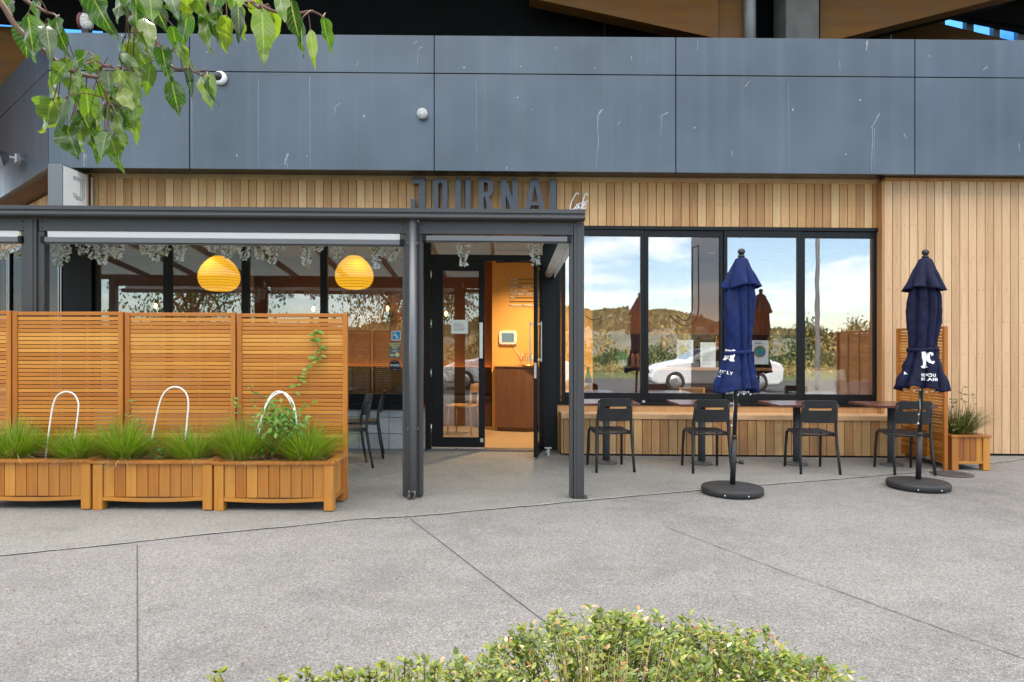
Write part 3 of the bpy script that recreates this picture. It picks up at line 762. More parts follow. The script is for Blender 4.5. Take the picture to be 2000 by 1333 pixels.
# downpipe
c = X(806, 6.16)
mb = MB(); mb.tube([(c, 6.165, 2.53), (c, 6.165, .075)], .036, 14); dpipe = mb.build('downpipe', m_alul, per)
mb = MB(); mb.tube([(c-.004, 6.165, .07), (c-.004, 6.15, .045), (c-.004, 6.10, .04)], .034, 14, cap=False); mb.tube([(c-.004, 6.115, .04), (c-.004, 6.097, .04)], .039, 16, cap=False); mb.build('outlet', m_steel, dpipe)
mb = MB()
for zz in (.62, 2.30):
    mb.box(c-.05, c+.05, 6.165, 6.205, zz, zz+.02)
    for s in (-1, 1): mb.sphere((c+s*.047, 6.16, zz+.01), .007, 6, 4)
mb.build('bracket', m_alul, dpipe)

# ================================================================== bench along the windows
bx0, bx1 = X(1096, 8.7), 5.02
ben = thing('window_bench', 'long low cedar bench built along the wall under the right windows', 'bench', (2.8, 8.9, 0))
mb = MB(); boards(mb, bx0+.03, bx1, 8.70, .03, .475, nails=(.07, .43)); mb.build('front_panel', [m_cedarb, m_gap, m_black], ben)
mb = MB(); mb.box(bx0+.004, bx0+.028, 8.705, 9.05, .03, .475); mb.build('end_panel', m_cedarb, ben)
mb = MB(); mb.box(bx0, bx1, 8.685, 8.718, .477, .54, .6); mb.build('nosing', m_cedarh, ben, bevel=.004)
mb = MB()
for k in range(3): mb.box(bx0, bx1, 8.722+k*.112, 8.722+k*.112+.108, .515, .54)
mb.build('seat', m_cedarh, ben, bevel=.003)
mb = MB(); mb.box(bx0+.05, bx1, 8.74, 9.04, .006, .029); mb.build('plinth', m_black, ben)
ORD = ['first','second','third','fourth','fifth','sixth','seventh','eighth','ninth','tenth','eleventh','twelfth','thirteenth','fourteenth','fifteenth','sixteenth','seventeenth','eighteenth','nineteenth','twentieth']
# ================================================================== signs
YS = 8.95
def lz(p): return X(p[0], YS), 3.598 - p[1]*YS/F
sgn = thing('letter_sign', 'dark metal capital letters JOURNAL fixed on cedar cladding above the pergola', 'sign', (X(945, YS), 9.0, 3.1))
def letter(polys=(), rings=()):
    mb = MB()
    for p in polys: mb.prism([lz(q) for q in p], YS, 9.035, .5)
    for a, b in rings: mb.ring([lz(q) for q in a], [lz(q) for q in b], YS, 9.035, .5)
    return mb.build('letter', m_letter, sgn)
m_letter = paint('letter_metal', (.06, .063, .07), .28, .5, var=.08)
def rrect(x0, x1, y0, y1, r, k=5):
    pts = []
    for cx, cy, a0 in ((x1-r,y0+r,-90),(x1-r,y1-r,0),(x0+r,y1-r,90),(x0+r,y0+r,180)):
        for i in range(k+1):
            a = R(a0+90*i/k); pts.append((cx+r*math.cos(a), cy+r*math.sin(a)))
    return pts
letter([[(806,0),(830,0),(830,62),(826,72),(818,75),(812,75),(804,71),(802,62),(802,42),(811,42),(811,60),(814,64),(817,62),(818,58),(818,12),(806,12)]])
letter(rings=[(rrect(846,874,0,75,11), rrect(856,864,10,65,4))])
letter([[(890,0),(900,0),(900,62),(903,65),(906,65),(909,62),(909,0),(919,0),(919,64),(914,73),(908,75),(901,75),(895,73),(890,64)]])
letter([[(935,0),(945,0),(945,75),(935,75)], [(945.05,0),(955,0),(961,4),(963,12),(963,26),(960,33),(955,37),(945.05,37),(945.05,28),(951,28),(953,25),(953,12),(951,9),(945.05,9)], [(947,37.1),(956,37.1),(965,75),(954,75)]])
letter([[(979,0),(988,0),(1001,40),(1001,0),(1011,0),(1011,75),(1002,75),(988,33),(988,75),(979,75)]])
letter([[(1038,0),(1044.4,0),(1044.4,14),(1033,75),(1022,75)], [(1044.5,0),(1051,0),(1067,75),(1056,75),(1044.5,14)], [(1038.6,46),(1050.3,46),(1051.7,53),(1037.4,53)]])
letter([[(1075,0),(1086,0),(1086,65),(1104,65),(1104,75),(1075,75)]])
def zz6(p): return P(780+p[0]/5.128, 330+p[1]/5.128, 8.99)
mb = MB()
def smooth(pts, k=6):
    o = []
    q = [pts[0]]+list(pts)+[pts[-1]]
    for i in range(1, len(q)-2):
        a,b,c,d = [Vector(v) for v in q[i-1:i+3]]
        for j in range(k):
            t = j/k
            o.append(.5*((2*b)+(c-a)*t+(2*a-5*b+4*c-d)*t*t+(3*b-a-3*c+d)*t**3))
    o.append(Vector(pts[-1])); return o
for st in ([(1795,262),(1788,243),(1768,252),(1738,305),(1715,360),(1712,400),(1730,415),(1765,385)], [(1800,352),(1780,358),(1766,392),(1775,402),(1798,362),(1795,398),(1812,385)], [(1885,278),(1878,248),(1858,262),(1838,330),(1815,430),(1805,440)], [(1802,352),(1862,330)], [(1838,378),(1866,362),(1862,346),(1842,360),(1836,392),(1852,400),(1874,385)], [(1868,336),(1886,318)]):
    mb.tube(smooth([zz6(p) for p in st]), .0075, 6, .5)
tag(mb.build('script_sign', m_white), 'small white handwritten Cafe lettering on the cladding right of the metal letters', 'sign')
bs = thing('blade_sign', 'projecting box sign with white face and outlined letter J beside the corner', 'sign', (X(148,8.5), 8.8, 3.0))
sx0, sx1 = -5.74, -5.56
mb = MB(); mb.box(sx0, sx1, 8.44, 9.06, 2.75, 3.60); mb.build('sign_box', m_alul, bs, bevel=.004)
mb = MB(); mb.box(sx1+.0005, sx1+.004, 8.455, 9.045, 2.77, 3.585); mb.build('sign_face', m_white, bs)
mb = MB()
def js(o):
    pts = [(.18,.60-o),(.40-o,.60-o),(.40-o,.17),(.35-o*.6,.08+o),(.24+o*.3,.08+o),(.18+o,.15),(.18+o,.22)]
    return smooth([(sx1+.006, 8.46+a, 3.18+b*.54) for a, b in pts], 1)
for o_ in (0, .035, .07): mb.tube(js(o_), .0035, 5, .5)
mb.build('letter', m_grey, bs)
# ================================================================== fittings on the panels
c = P(429, 152, 8.66)
cam_ = thing('dome_camera', 'round white security camera with black dome on the panel band', 'security camera', (c.x, 8.69, c.z))
mb = MB(); mb.T = Matrix.Translation((c.x, 8.699, c.z)) @ Matrix.Rotation(R(90), 4, 'X'); mb.lathe([(.088,0),(.088,.03),(.078,.055),(.058,.066),(.04,.066)], 24); mb.build('housing', m_white, cam_)
mb = MB(); mb.sphere((c.x-.012, 8.645, c.z+.008), .056); mb.build('dome', m_carg, cam_)
c = P(825, 223, 8.66)
ven = thing('wall_vent', 'small round grey perforated vent on the panel beside the joint', 'vent', (c.x, 8.69, c.z))
mb = MB(); mb.T = Matrix.Translation((c.x, 8.699, c.z)) @ Matrix.Rotation(R(90), 4, 'X'); mb.lathe([(.062,0),(.066,.02),(.066,.07),(.058,.085),(.001,.088)], 22); mb.build('vent_cap', m_vent, ven)
mb = MB()
for rr_ in (.018, .036, .05):
    for k in range(int(rr_*330)):
        a = 6.283*k/int(rr_*330); mb.disc_y(c.x+rr_*math.cos(a), 8.608, c.z+rr_*math.sin(a), .0032, 6, t=.006)
mb.build('perforation', m_iron, ven)
p = TW @ Vector((-1.62, -.13, 4.02))
fl = thing('floodlight', 'small grey floodlight on the angled panel wing', 'light', (p.x, p.y, p.z))
mb = MB(); mb.T = TW; mb.box(-1.66, -1.58, -.03, -.001, 3.97, 4.09); mb.box(-1.635, -1.605, -.10, -.031, 4.02, 4.05); mb.build('bracket', m_steel, fl, bevel=.004)
mb = MB(); mb.T = TW; mb.add([(-1.62-.03,-.10,3.98),(-1.62+.03,-.10,3.98),(-1.62+.03,-.10,4.08),(-1.62-.03,-.10,4.08),(-1.74,-.20,3.84),(-1.40,-.20,3.84),(-1.40,-.26,4.06),(-1.74,-.26,4.06)], [(0,1,2,3),(7,6,5,4),(0,4,5,1),(1,5,6,2),(2,6,7,3),(3,7,4,0)]); mb.build('lamp_head', m_alul, fl, bevel=.006)
# owl decoy on the parapet
c = P(168, 58, 8.95)
owl = thing('owl_decoy', 'painted owl decoy with grey speckled breast standing on the panel edge', 'bird decoy', (c.x, 8.95, c.z-.03))
k_ = .30
mb = MB(); mb.sphere((c.x+.01, 8.95, c.z+.10), (.085,.08,.125)); mb.sphere((c.x+.03, 8.93, c.z+.045), (.075,.06,.07)); mb.build('body', m_owl1, owl)
mb = MB(); mb.sphere((c.x-.065, 8.955, c.z+.115), (.048,.075,.11)); mb.sphere((c.x-.02, 9.0, c.z+.11), (.075,.04,.11)); mb.build('wing', m_owl2, owl)
mb = MB(); mb.sphere((c.x+.03, 8.94, c.z+.225), (.062,.062,.06)); mb.lathe([(.022,0),(.002,.05)], 8, (c.x+.005, 8.95, c.z+.265)); mb.lathe([(.02,0),(.002,.045)], 8, (c.x+.055, 8.94, c.z+.262)); mb.build('head', m_owl3, owl)
mb = MB()
for dx in (.045, .075): mb.sphere((c.x+dx, 8.895+(.012 if dx > .06 else 0), c.z+.232), .016, 10, 6)
mb.build('eye', m_white, owl)
mb = MB(); mb.lathe([(.014,0),(.001,-.035)], 8, (c.x+.078, 8.888, c.z+.218)); mb.build('beak', m_beak, owl)
mb = MB(); mb.box(c.x-.03, c.x+.06, 8.9, 8.99, zt+.008*0-.04, c.z+.03); mb.build('stand', m_owl3, owl)

# ================================================================== tables and chairs
def rbox_prism(mb, x0, x1, z0, z1, r, y0, y1): mb.prism(rrect(x0, x1, z0, z1, r), y0, y1)
def make_chair():
    t = thing('cafe_chair', 'x', 'chair', (0,0,0), 0, 'charcoal slatted chairs along the window bench')
    for s in (-1, 1):
        mb = MB(); mb.tube([(s*.213,-.275,0),(s*.205,-.235,.22),(s*.198,-.205,.44),(s*.192,-.212,.56),(s*.183,-.245,.70),(s*.178,-.262,.775)], [.0145,.0155,.0165,.0165,.0155,.013], 10); mb.build('leg', m_chair, t, local=True)
        mb = MB(); mb.tube([(s*.205,.245,0),(s*.200,.225,.25),(s*.196,.205,.41),(s*.19,.17,.437),(s*.19,.08,.437)], [.0145,.0155,.0165,.016,.014], 10); mb.build('leg', m_chair, t, local=True)
    mb = MB()
    for s in (-1, 1): mb.tube([(s*.192,.17,.437),(s*.195,-.20,.425)], .014, 8)
    mb.tube([(-.19,.185,.428),(.19,.185,.428)], .013, 8); mb.tube([(-.195,-.195,.425),(.195,-.195,.425)], .013, 8)
    mb.build('seat_frame', m_chair, t, local=True)
    mb = MB()
    for k in range(5):
        a = -.185+k*.0755
        pts = [(a,.215),(a+.068,.215)]
        mb.box(a, a+.068, -.19, .195, .441, .455)
        mb.prism([(a,.441),(a+.068,.441),(a+.068,.455),(a,.455)], .1955, .213)
    mb.build('seat', m_chair, t, bevel=.004, local=True)
    # curved back: top band, slot, lower band
    mb = MB(); nx = 12
    def yb(x, z): return -.222 - (z-.56)*.17 - .035*(1-(x/.195)**2)
    def band(z0, z1, x0, x1):
        vs = []; fs = []
        for i in range(nx+1):
            x = x0+(x1-x0)*i/nx
            e = max(0, abs(x)-.17)/.025
            za, zb2 = z0+.02*e*e*(z0 < .6), z1-.03*e*e*(z1 > .8)
            for z in (za, zb2):
                vs += [(x, yb(x,z)-.008, z), (x, yb(x,z)+.008, z)]
        for i in range(nx):
            a = i*4; b = a+4
            fs += [(a,b,b+2,a+2),(a+1,a+3,b+3,b+1),(a+2,b+2,b+3,a+3),(a,a+1,b+1,b)]
        fs += [(0,2,3,1),(nx*4,nx*4+1,nx*4+3,nx*4+2)]
        mb.add(vs, fs, .5)
    band(.728, .818, -.195, .195); band(.565, .706, -.195, .195)
    band(.7065, .7275, -.195, -.125); band(.7065, .7275, .125, .195)
    mb.build('backrest', m_chair, t, bevel=.003, local=True)
    return t
chair = make_chair()
spots = [(1.115, 7.80, .10, 'charcoal slatted chair at the table half hidden by the pergola post'),
         (2.205, 7.78, .00, 'charcoal slatted chair just left of the nearer navy umbrella pole'),
         (3.405, 7.78, -.04, 'charcoal slatted chair standing clear between the two navy umbrellas'),
         (4.455, 7.78, -.08, 'charcoal slatted chair behind the right umbrella pole')]
for i, (x, y, a, lab) in enumerate(spots):
    if i == 0: chair.location = (x, y, .004); chair.rotation_euler = (0,0,a); chair['label'] = lab
    else: dup(chair, (x, y, .004), a, lab)
dup(chair, (-1.90, 7.78, .004), 1.95, 'black chair nearest the edge of the left timber screen', 'black chairs behind the left timber screen')
dup(chair, (-1.88, 8.50, .004), 1.75, 'black chair close to the block wall behind the left timber screen', 'black chairs behind the left timber screen')
def make_table():
    t = thing('cafe_table', 'x', 'table', (0,0,0), 0, 'square pedestal tables along the window bench')
    mb = MB()
    for k in range(5): mb.box(-.345, .345, -.345+k*.138, -.345+k*.138+.1375, .712, .74)
    mb.build('tabletop', m_tabletop, t, bevel=.002, local=True)
    mb = MB(); mb.tube([(0,0,.03),(0,0,.70)], .043, 18); mb.build('pedestal', m_iron, t, local=True)
    mb = MB(); mb.lathe([(.128,0),(.130,.010),(.118,.020),(.06,.032),(.044,.04)], 26); mb.build('foot', m_iron, t, local=True)
    mb = MB(); mb.box(-.22,.22,-.02,.02,.695,.7115); mb.box(-.02,.02,-.22,-.021,.695,.7115); mb.box(-.02,.02,.021,.22,.695,.7115); mb.build('top_bracket', m_iron, t, local=True)
    return t
table = make_table()
for i, (x, lab) in enumerate(((1.125,'weathered red brown table beside the pergola post'),(2.265,'weathered red brown table behind the nearer umbrella'),(3.40,'weathered red brown table between the two umbrellas with full top in view'),(4.53,'weathered red brown table behind the right umbrella against the timber screen'))):
    if i == 0: table.location = (x, 8.15, .004); table['label'] = lab
    else: dup(table, (x, 8.15, .004), 0, lab)
dup(table, (-2.62, 8.1, .004), 0, 'table mostly hidden behind the left timber screen', 'tables behind the left timber screen')

# ================================================================== umbrellas
def umbrella(name_label, bx, by, lean, seed, mat, zt_, zv, ztie, zbot, phase, texts, fat=1.0):
    rg = random.Random(seed)
    t = thing('patio_umbrella', name_label, 'umbrella', (bx, by, 0), 0, 'closed navy umbrellas')
    def lx(z): return bx + lean*z
    nb = 8
    ph = [rg.uniform(0, 6.28) for _ in range(6)]
    def fold(th, zt, A, n=nb):
        q = th + phase + .22*math.sin(2*th+ph[0]) + .12*math.sin(3*th+ph[1]) + .25*math.sin(zt*2.3+ph[2])
        s = abs(math.sin(n*q/2))
        return 1 - A*(1-s**.55) + .05*A*math.sin(n*2*q+zt*7+ph[5])
    def surf(rows, name, A_of, n=nb, hem=0, nseg=144, defer=False):
        mb = MB(); vs = []; fs = []
        for j, (z, r) in enumerate(rows):
            u = j/(len(rows)-1)
            for k in range(nseg):
                th = 2*math.pi*k/nseg
                f = fold(th, z, A_of(u), n)
                rr_ = r*f
                wob = 1 + .05*math.sin(z*9+th*2+ph[3]) + .018*math.sin(z*31+th*5+ph[1]) + .012*math.sin(z*53-th*9)
                dz = 0
                if hem: dz = hem*(u**4)*(.6*math.sin(2*th+ph[4]) + .5*(f-1)*2)
                vs.append((lx(z)+rr_*wob*math.cos(th), by+rr_*wob*math.sin(th)*.92, z+dz))
        for j in range(len(rows)-1):
            for k in range(nseg):
                a, b = j*nseg+k, j*nseg+(k+1)%nseg
                fs.append((a+nseg, b+nseg, b, a))
        mb.add(vs, fs, .5, True)
        if defer: return mb, vs, fs
        o = mb.build(name, mat, t)
        s = o.modifiers.new('thick', 'SOLIDIFY'); s.thickness = .004; s.offset = -1
        return o, vs, fs
    def lerp(stops, n, lin=False):
        out_ = []
        zs = [a for a, b in stops]
        for i in range(n):
            z = zs[0]+(zs[-1]-zs[0])*i/(n-1)
            for (z0, r0), (z1, r1) in zip(stops, stops[1:]):
                if z0 >= z >= z1:
                    q = (z0-z)/(z0-z1); q = q if lin else q*q*(3-2*q); out_.append((z, r0+(r1-r0)*q)); break
        return out_
    H = zt_
    main = [(H-.02,.052),(zv+.05,.118),(zv-.10,.138),(zv-.30,.146),(ztie+.22,.138),(ztie+.05,.125),(ztie,.121),(ztie-.05,.130),(ztie-.18,.165),(zbot+.08,.207),(zbot,.222)]
    main = [main[0]]+[(a, b*fat) for a, b in main[1:]]
    cloth, cv, cf = surf(lerp(main, 64), 'canopy', lambda u: .31+.08*u, nb, .045, defer=True)
    surf(lerp([(H+.012,.034),(H-.0,.058),(zv,.186*fat)], 22, True), 'vent_flap', lambda u: .03+.42*u, 7, .03)
    # strap
    mb = MB(); vs = []; fs = []; ns = 96
    for j, (dz, e) in enumerate(((-.018,.004),(-.018,.012),(.018,.012),(.018,.004))):
        for k in range(ns):
            th = 2*math.pi*k/ns
            rr_ = (.120*fat+e)*(1-.10*(1-abs(math.sin(nb*(th+phase)/2))**.5))
            vs.append((lx(ztie)+rr_*math.cos(th), by+rr_*math.sin(th)*.92, ztie+dz+.010*math.cos(th)))
    for j in range(4):
        for k in range(ns): fs.append((j*ns+k, j*ns+(k+1)%ns, ((j+1)%4)*ns+(k+1)%ns, ((j+1)%4)*ns+k))
    mb.add(vs, fs, .5, True); q = lx(ztie)+.125
    mb.box(q-.012, q+.02, by-.04, by-.02, ztie-.16, ztie+.01)
    mb.build('tie_strap', mat, t)
    mb = MB(); mb.tube([(lx(.07), by, .07), (lx(.52), by, .52)], .026, 14); mb.tube([(lx(.521), by, .521), (lx(.56), by, .56)], .024, 14); mb.build('base_tube', m_chair, t)
    mb = MB(); mb.tube([(lx(.56), by, .56), (lx(H), by, H)], .0195, 14); mb.build('pole', m_chair, t)
    mb = MB(); mb.tube([(lx(.30)+.02, by, .30), (lx(.3)+.075, by-.01, .30)], .007, 8); mb.lathe([(.008,-.02),(.026,-.014),(.026,.014),(.008,.02)], 10, (lx(.3)+.072, by-.01, .30)); mb.build('knob', m_chair, t)
    mb = MB(); mb.lathe([(.03,0),(.032,.02),(.018,.03)], 16, (lx(H), by, H+.012)); mb.sphere((lx(H+.05), by, H+.068), (.035,.035,.032)); mb.build('finial', m_chair, t)
    mb = MB(); mb.lathe([(.27,.0),(.285,.012),(.287,.05),(.278,.066),(.26,.071),(.05,.077),(.034,.085)], 48, (bx, by, .004)); ba = mb.build('base', m_base, t)
    mb = MB()
    for a in (-2.1, -1.35): mb.sphere((bx+.285*math.cos(a), by+.285*math.sin(a), .03), .008, 8, 5)
    mb.build('screw', m_steel, ba)
    # rib ends under the cloth and hanging cord
    mb = MB()
    for k in range(6):
        a = -2.6+k*.42; mb.sphere((lx(zbot)+.13*math.cos(a), by+.13*math.sin(a), zbot-.005+.014*math.sin(k*2)), .010, 8, 5)
    mb.build('rib_end', m_text, t)
    mb = MB(); mb.tube([(lx(zbot)-.035, by-.03, zbot+.02), (lx(zbot)-.04, by-.05, .80), (lx(.7)-.045, by-.04, .66)], .0022, 6); mb.sphere((lx(.66)-.045, by-.04, .65), .012, 8, 5); mb.sphere((lx(.66)-.042, by-.045, .74), .010, 8, 5); mb.build('cord', m_steel, t)
    # white print laid on the cloth
    bv = BVHTree.FromPolygons([Vector(v) for v in cv], cf)
    mb = cloth; mb.mi = 1
    def lay(vs, fs):
        ok = []; new = []
        for v in vs:
            o = Vector((v[0], by-1.2, v[2]))
            hit, nrm, i, d = bv.ray_cast(o, (Vector((0, by, 0))-Vector((0, by-1.2, 0))).normalized())
            new.append(Vector((v[0], hit.y-.005, v[2])) if hit else None)
        for f in fs:
            if any(new[i] is None for i in f): continue
            ys = [new[i].y for i in f]
            if max(ys)-min(ys) < .07: ok.append(f)
        idx = {}
        fv = []
        for f in ok:
            for i in f:
                if i not in idx: idx[i] = len(fv); fv.append(new[i])
        if fv: mb.add(fv, [tuple(idx[i] for i in f) for f in ok], .5)
    for kind, data in texts:
        if kind == 'poly':
            ps = data
            pts = [(X(a, by-.15), by, Z(b, by-.15, a)) for a, b in ps]
            # fine grid clipped to the outline so it can follow the folds
            xs = [p[0] for p in pts]; zs = [p[2] for p in pts]
            st = .0042; nx = int((max(xs)-min(xs))/st)+1; nz = int((max(zs)-min(zs))/st)+1
            def inside(x, z):
                c = False
                for i in range(len(pts)):
                    x1, z1 = pts[i][0], pts[i][2]; x2, z2 = pts[i-1][0], pts[i-1][2]
                    if (z1 > z) != (z2 > z) and x < (x2-x1)*(z-z1)/(z2-z1)+x1: c = not c
                return c
            vs = []; fs = []
            for i in range(nx):
                for j in range(nz):
                    x, z = min(xs)+i*st, min(zs)+j*st
                    if inside(x+st/2, z+st/2):
                        b = len(vs); vs += [(x,0,z),(x+st,0,z),(x+st,0,z+st),(x,0,z+st)]; fs.append((b,b+1,b+2,b+3))
            lay(vs, fs)
        else:
            s, px, py, size, ang = data
            vs, fs = text_geo(s, size, bold=.0007, sp=1.2)
            ca_, sa_ = math.cos(R(ang)), math.sin(R(ang))
            x0, zz = X(px, by-.15), Z(py, by-.15, px)
            lay([(x0+a*ca_-b*sa_, 0, zz+a*sa_+b*ca_) for a, b, c in vs], fs)
    o = mb.build('canopy', [mat, m_text], t); s = o.modifiers.new('thick', 'SOLIDIFY'); s.thickness = .004; s.offset = -1
    return t
umbrella('closed navy umbrella standing nearer the pergola in front of the windows', X(1430,6.5), 6.5, .039, 3, m_navy, 2.235, 1.97, 1.345, .965, .5,
    [('text', ('OUSLY', 1403, 726, .040, -14)), ('text', ('NIC', 1400, 734, .040, -14)),
     ('poly', [(1418,690),(1417,686),(1421,682),(1427,682),(1432,685),(1437,683),(1441,686),(1439,688),(1430,687),(1424,686)]),
     ('poly', [(1413,697),(1415,694),(1418,695),(1418,701),(1415,702)]), ('poly', [(1424,692),(1430,692),(1429,702),(1425,705),(1422,703),(1425,700)]),
     ('poly', [(1431,692),(1439,692),(1436,702),(1438,705),(1436,707),(1430,706),(1429,703),(1431,701)])])
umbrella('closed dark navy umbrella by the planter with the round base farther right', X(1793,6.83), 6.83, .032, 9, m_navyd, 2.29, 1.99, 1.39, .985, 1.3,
    [('text', ('ICIOU', 1798, 735.5, .040, 0)), ('text', ('RGANI', 1797, 743.5, .040, 0)), ('text', ('CI', 1769, 727, .038, 6)), ('text', ('RGA', 1767, 734, .038, 6)),
     ('poly', [(1803,688),(1812,687),(1812,712),(1813,718),(1808,720),(1801,719),(1799,716),(1803,714),(1804,710)]),
     ('poly', [(1815,690),(1820,688),(1824,690),(1824,694),(1821,695),(1820,691),(1818,693),(1817,702),(1819,707),(1823,705),(1824,707),(1820,711),(1815,709),(1813,702),(1813,696)]),
     ('poly', [(1782,683),(1785,680),(1787,682),(1785,692),(1779,694),(1780,689)]), ('poly', [(1774,703),(1777,700),(1783,702),(1783,708),(1778,713),(1775,711),(1778,707)])], 1.13)

# ================================================================== planters and screens
def make_planter(L=.985, D=.44, H=.407, nfront=9, nside=4):
    t = thing('planter_box', 'x', 'planter', (0,0,0), 0, 'stained timber planter boxes')
    leg = .078
    for sx in (0, 1):
        for sy in (0, 1):
            mb = MB(); mb.box(sx*(L-leg), sx*(L-leg)+leg, sy*(D-leg), sy*(D-leg)+leg, 0, H-.027); mb.build('leg', m_stainp, t, bevel=.004, local=True)
    def panel(n, x0, x1, y0, y1, axis):
        mb = MB()
        for i in range(n):
            r = random.random()
            if axis == 0:
                w = (x1-x0)/n; mb.box(x0+i*w+.0025, x0+(i+1)*w-.0025, y0, y1, .105, H-.028, r)
            else:
                w = (y1-y0)/n; mb.box(x0, x1, y0+i*w+.0025, y0+(i+1)*w-.0025, .105, H-.028, r)
        mb.mi = 1
        if axis == 0: mb.box(x0, x1, y0+.008 if y0 < .2 else y1-.03, y0+.03 if y0 < .2 else y1-.008, .11, H-.03)
        else: mb.box(x0+.008 if x0 < .2 else x1-.03, x0+.03 if x0 < .2 else x1-.008, y0, y1, .11, H-.03)
        return mb.build('side_panel', [m_stainp, m_gap], t, bevel=.002, local=True)
    panel(nfront, leg+.001, L-leg-.001, .018, .036, 0); panel(nfront, leg+.001, L-leg-.001, D-.036, D-.018, 0)
    panel(nside, .018, .036, leg+.001, D-leg-.001, 1); panel(nside, L-.036, L-.018, leg+.001, D-leg-.001, 1)
    # bottom rails, the front one sagging a little
    mb = MB(); n = 10; vs = []; fs = []
    for i in range(n+1):
        x = leg+.001+(L-2*leg-.002)*i/n; sag = .014*math.sin(math.pi*i/n)
        vs += [(x,.006,.078-sag),(x,.042,.078-sag),(x,.042,.106-sag*.8),(x,.006,.106-sag*.8)]
    for i in range(n):
        a, b = i*4, i*4+4
        fs += [(a,b,b+3,a+3),(a+1,a+2,b+2,b+1),(a+3,b+3,b+2,a+2),(a,a+1,b+1,b)]
    fs += [(0,3,2,1),(n*4,n*4+1,n*4+2,n*4+3)]
    mb.add(vs, fs); mb.build('bottom_rail', m_stainpx, t, local=True)
    mb = MB()
    mb.box(leg+.001, L-leg-.001, D-.042, D-.006, .075, .104); mb.box(.006,.042,leg+.001,D-leg-.001,.075,.104); mb.box(L-.042,L-.006,leg+.001,D-leg-.001,.075,.104)
    mb.build('bottom_rail', m_stainp, t, bevel=.003, local=True)
    mb = MB(); o = .012; w = .085
    mb.box(-o, L+o, -o, w-o, H-.026, H); mb.box(-o, L+o, D+o-w, D+o, H-.026, H); mb.box(-o, w-o, w-o+.001, D+o-w-.001, H-.026, H); mb.box(L+o-w, L+o, w-o+.001, D+o-w-.001, H-.026, H)
    mb.build('top_rail', m_stainpx, t, bevel=.004, local=True)
    mb = MB(); nx, ny = 24, 12; vs = []; fs = []
    for i in range(nx+1):
        for j in range(ny+1):
            vs.append((.04+(L-.08)*i/nx, .04+(D-.08)*j/ny, .335+random.uniform(-.012,.014)))
    for i in range(nx):
        for j in range(ny):
            a = i*(ny+1)+j; fs.append((a, a+ny+1, a+ny+2, a+1))
    mb.add(vs, fs, .5); mb.build('soil', m_soil, t, local=True)
    return t
pl = make_planter()
PX = [-2.462, -3.463, -4.468]; PY = 5.635
pl.location = (PX[0], PY, .004); pl['label'] = 'timber planter box at the open end of the row with climbing plant'
dup(pl, (PX[1], PY, .004), 0, 'timber planter box in the middle of the front row'); dup(pl, (PX[2], PY, .004), 0, 'timber planter box at the left cut by the picture edge')
def make_screen():
    t = thing('timber_screen', 'x', 'screen', (0,0,0), 0, 'slatted timber screens')
    W, H = .985, 1.655
    for x in (0, W-.042):
        mb = MB(); mb.box(x, x+.042, 0, .042, 0, H); mb.build('stile', m_stain, t, bevel=.004, local=True)
    mb = MB(); mb.box(.043, W-.043, .002, .040, H-.034, H-.001); mb.build('top_rail', m_stainx, t, bevel=.003, local=True)
    mb = MB(); z = H-.046
    while z > .1:
        r = random.random(); n = random.choice((1,1,2))
        mb.box(.0425, W-.0425, .010+random.uniform(0,.0015), .024, z-.0300, z, r); z -= .0358
    mb.build('slats', m_stainx, t, local=True)
    mb = MB()
    for x in (.32, .645): mb.box(x, x+.024, .0245, .038, .1, H-.035)
    mb.build('batten', m_stain, t, local=True)
    return t
scr = make_screen(); SY = 6.095
scr.location = (PX[0]+.005, SY, .004); scr['label'] = 'slatted timber screen behind the planter at the open end with a vine climbing it'
dup(scr, (PX[1]+.005, SY, .004), 0, 'slatted timber screen in the middle behind the tallest wire hoop'); dup(scr, (PX[2]+.005, SY, .004), 0, 'slatted timber screen behind the leftmost wire hoop')
dup(scr, (PX[2]-.995, SY, .004), 0, 'slatted timber screen cut off by the left picture edge')
dup(pl, (5.50, 7.85, .004), R(90), 'timber planter box standing end on beside the right umbrella', 'stained timber planter boxes')
dup(scr, (4.985, 7.80, .004), R(90), 'slatted timber screen seen edge on at the right end of the tables')
# ---- tussocks
def tussock(name, label, cx, cy, cz, h, spread, n, mats, seed, straw=.15, group='grass tussocks in the planters'):
    rg = random.Random(seed); mb = MB()
    lean = Vector((rg.uniform(-.07,.07), rg.uniform(-.05,.02), 0)); h *= rg.uniform(.9,1.08)
    for i in range(n):
        a = rg.uniform(0, 6.283); rb = .075*math.sqrt(rg.random())
        b = Vector((cx+rb*math.cos(a)*1.3, cy+rb*math.sin(a), cz))
        dry = rg.random() < straw*1.25
        L = h*rg.uniform(.65, 1.12)*(1 if not dry else .75); out_ = spread*rg.random()**.65*(1.2 if dry else 1)
        aa = a + rg.uniform(-.5,.5)
        dx, dy = math.cos(aa), math.sin(aa)
        w = rg.uniform(.0018, .0034)
        pts = []
        for k in range(5):
            t = k/4
            pts.append(b + Vector((dx*out_*(t**1.25), dy*out_*.8*(t**1.25), L*(t-.42*(out_/spread)*t*t*(1.6 if dry else 1)))) + lean*(t**1.4))
        sx, sy = -dy, dx
        if abs(sx) < .5: sx = .5*(1 if sx >= 0 else -1)
        vs = []
        for k, p in enumerate(pts):
            ww = w*(1-.8*(k/4)**1.5)
            vs += [p-Vector((sx*ww, sy*ww, 0)), p+Vector((sx*ww, sy*ww, 0))]
        mb.mi = 1 if dry else 0
        mb.add(vs, [(2*k,2*k+1,2*k+3,2*k+2) for k in range(4)], min(1, max(0, rg.gauss(.5,.22))), True)
    o = mb.build(name, mats); tag(o, label, 'grass', group); return o
TZ = .33
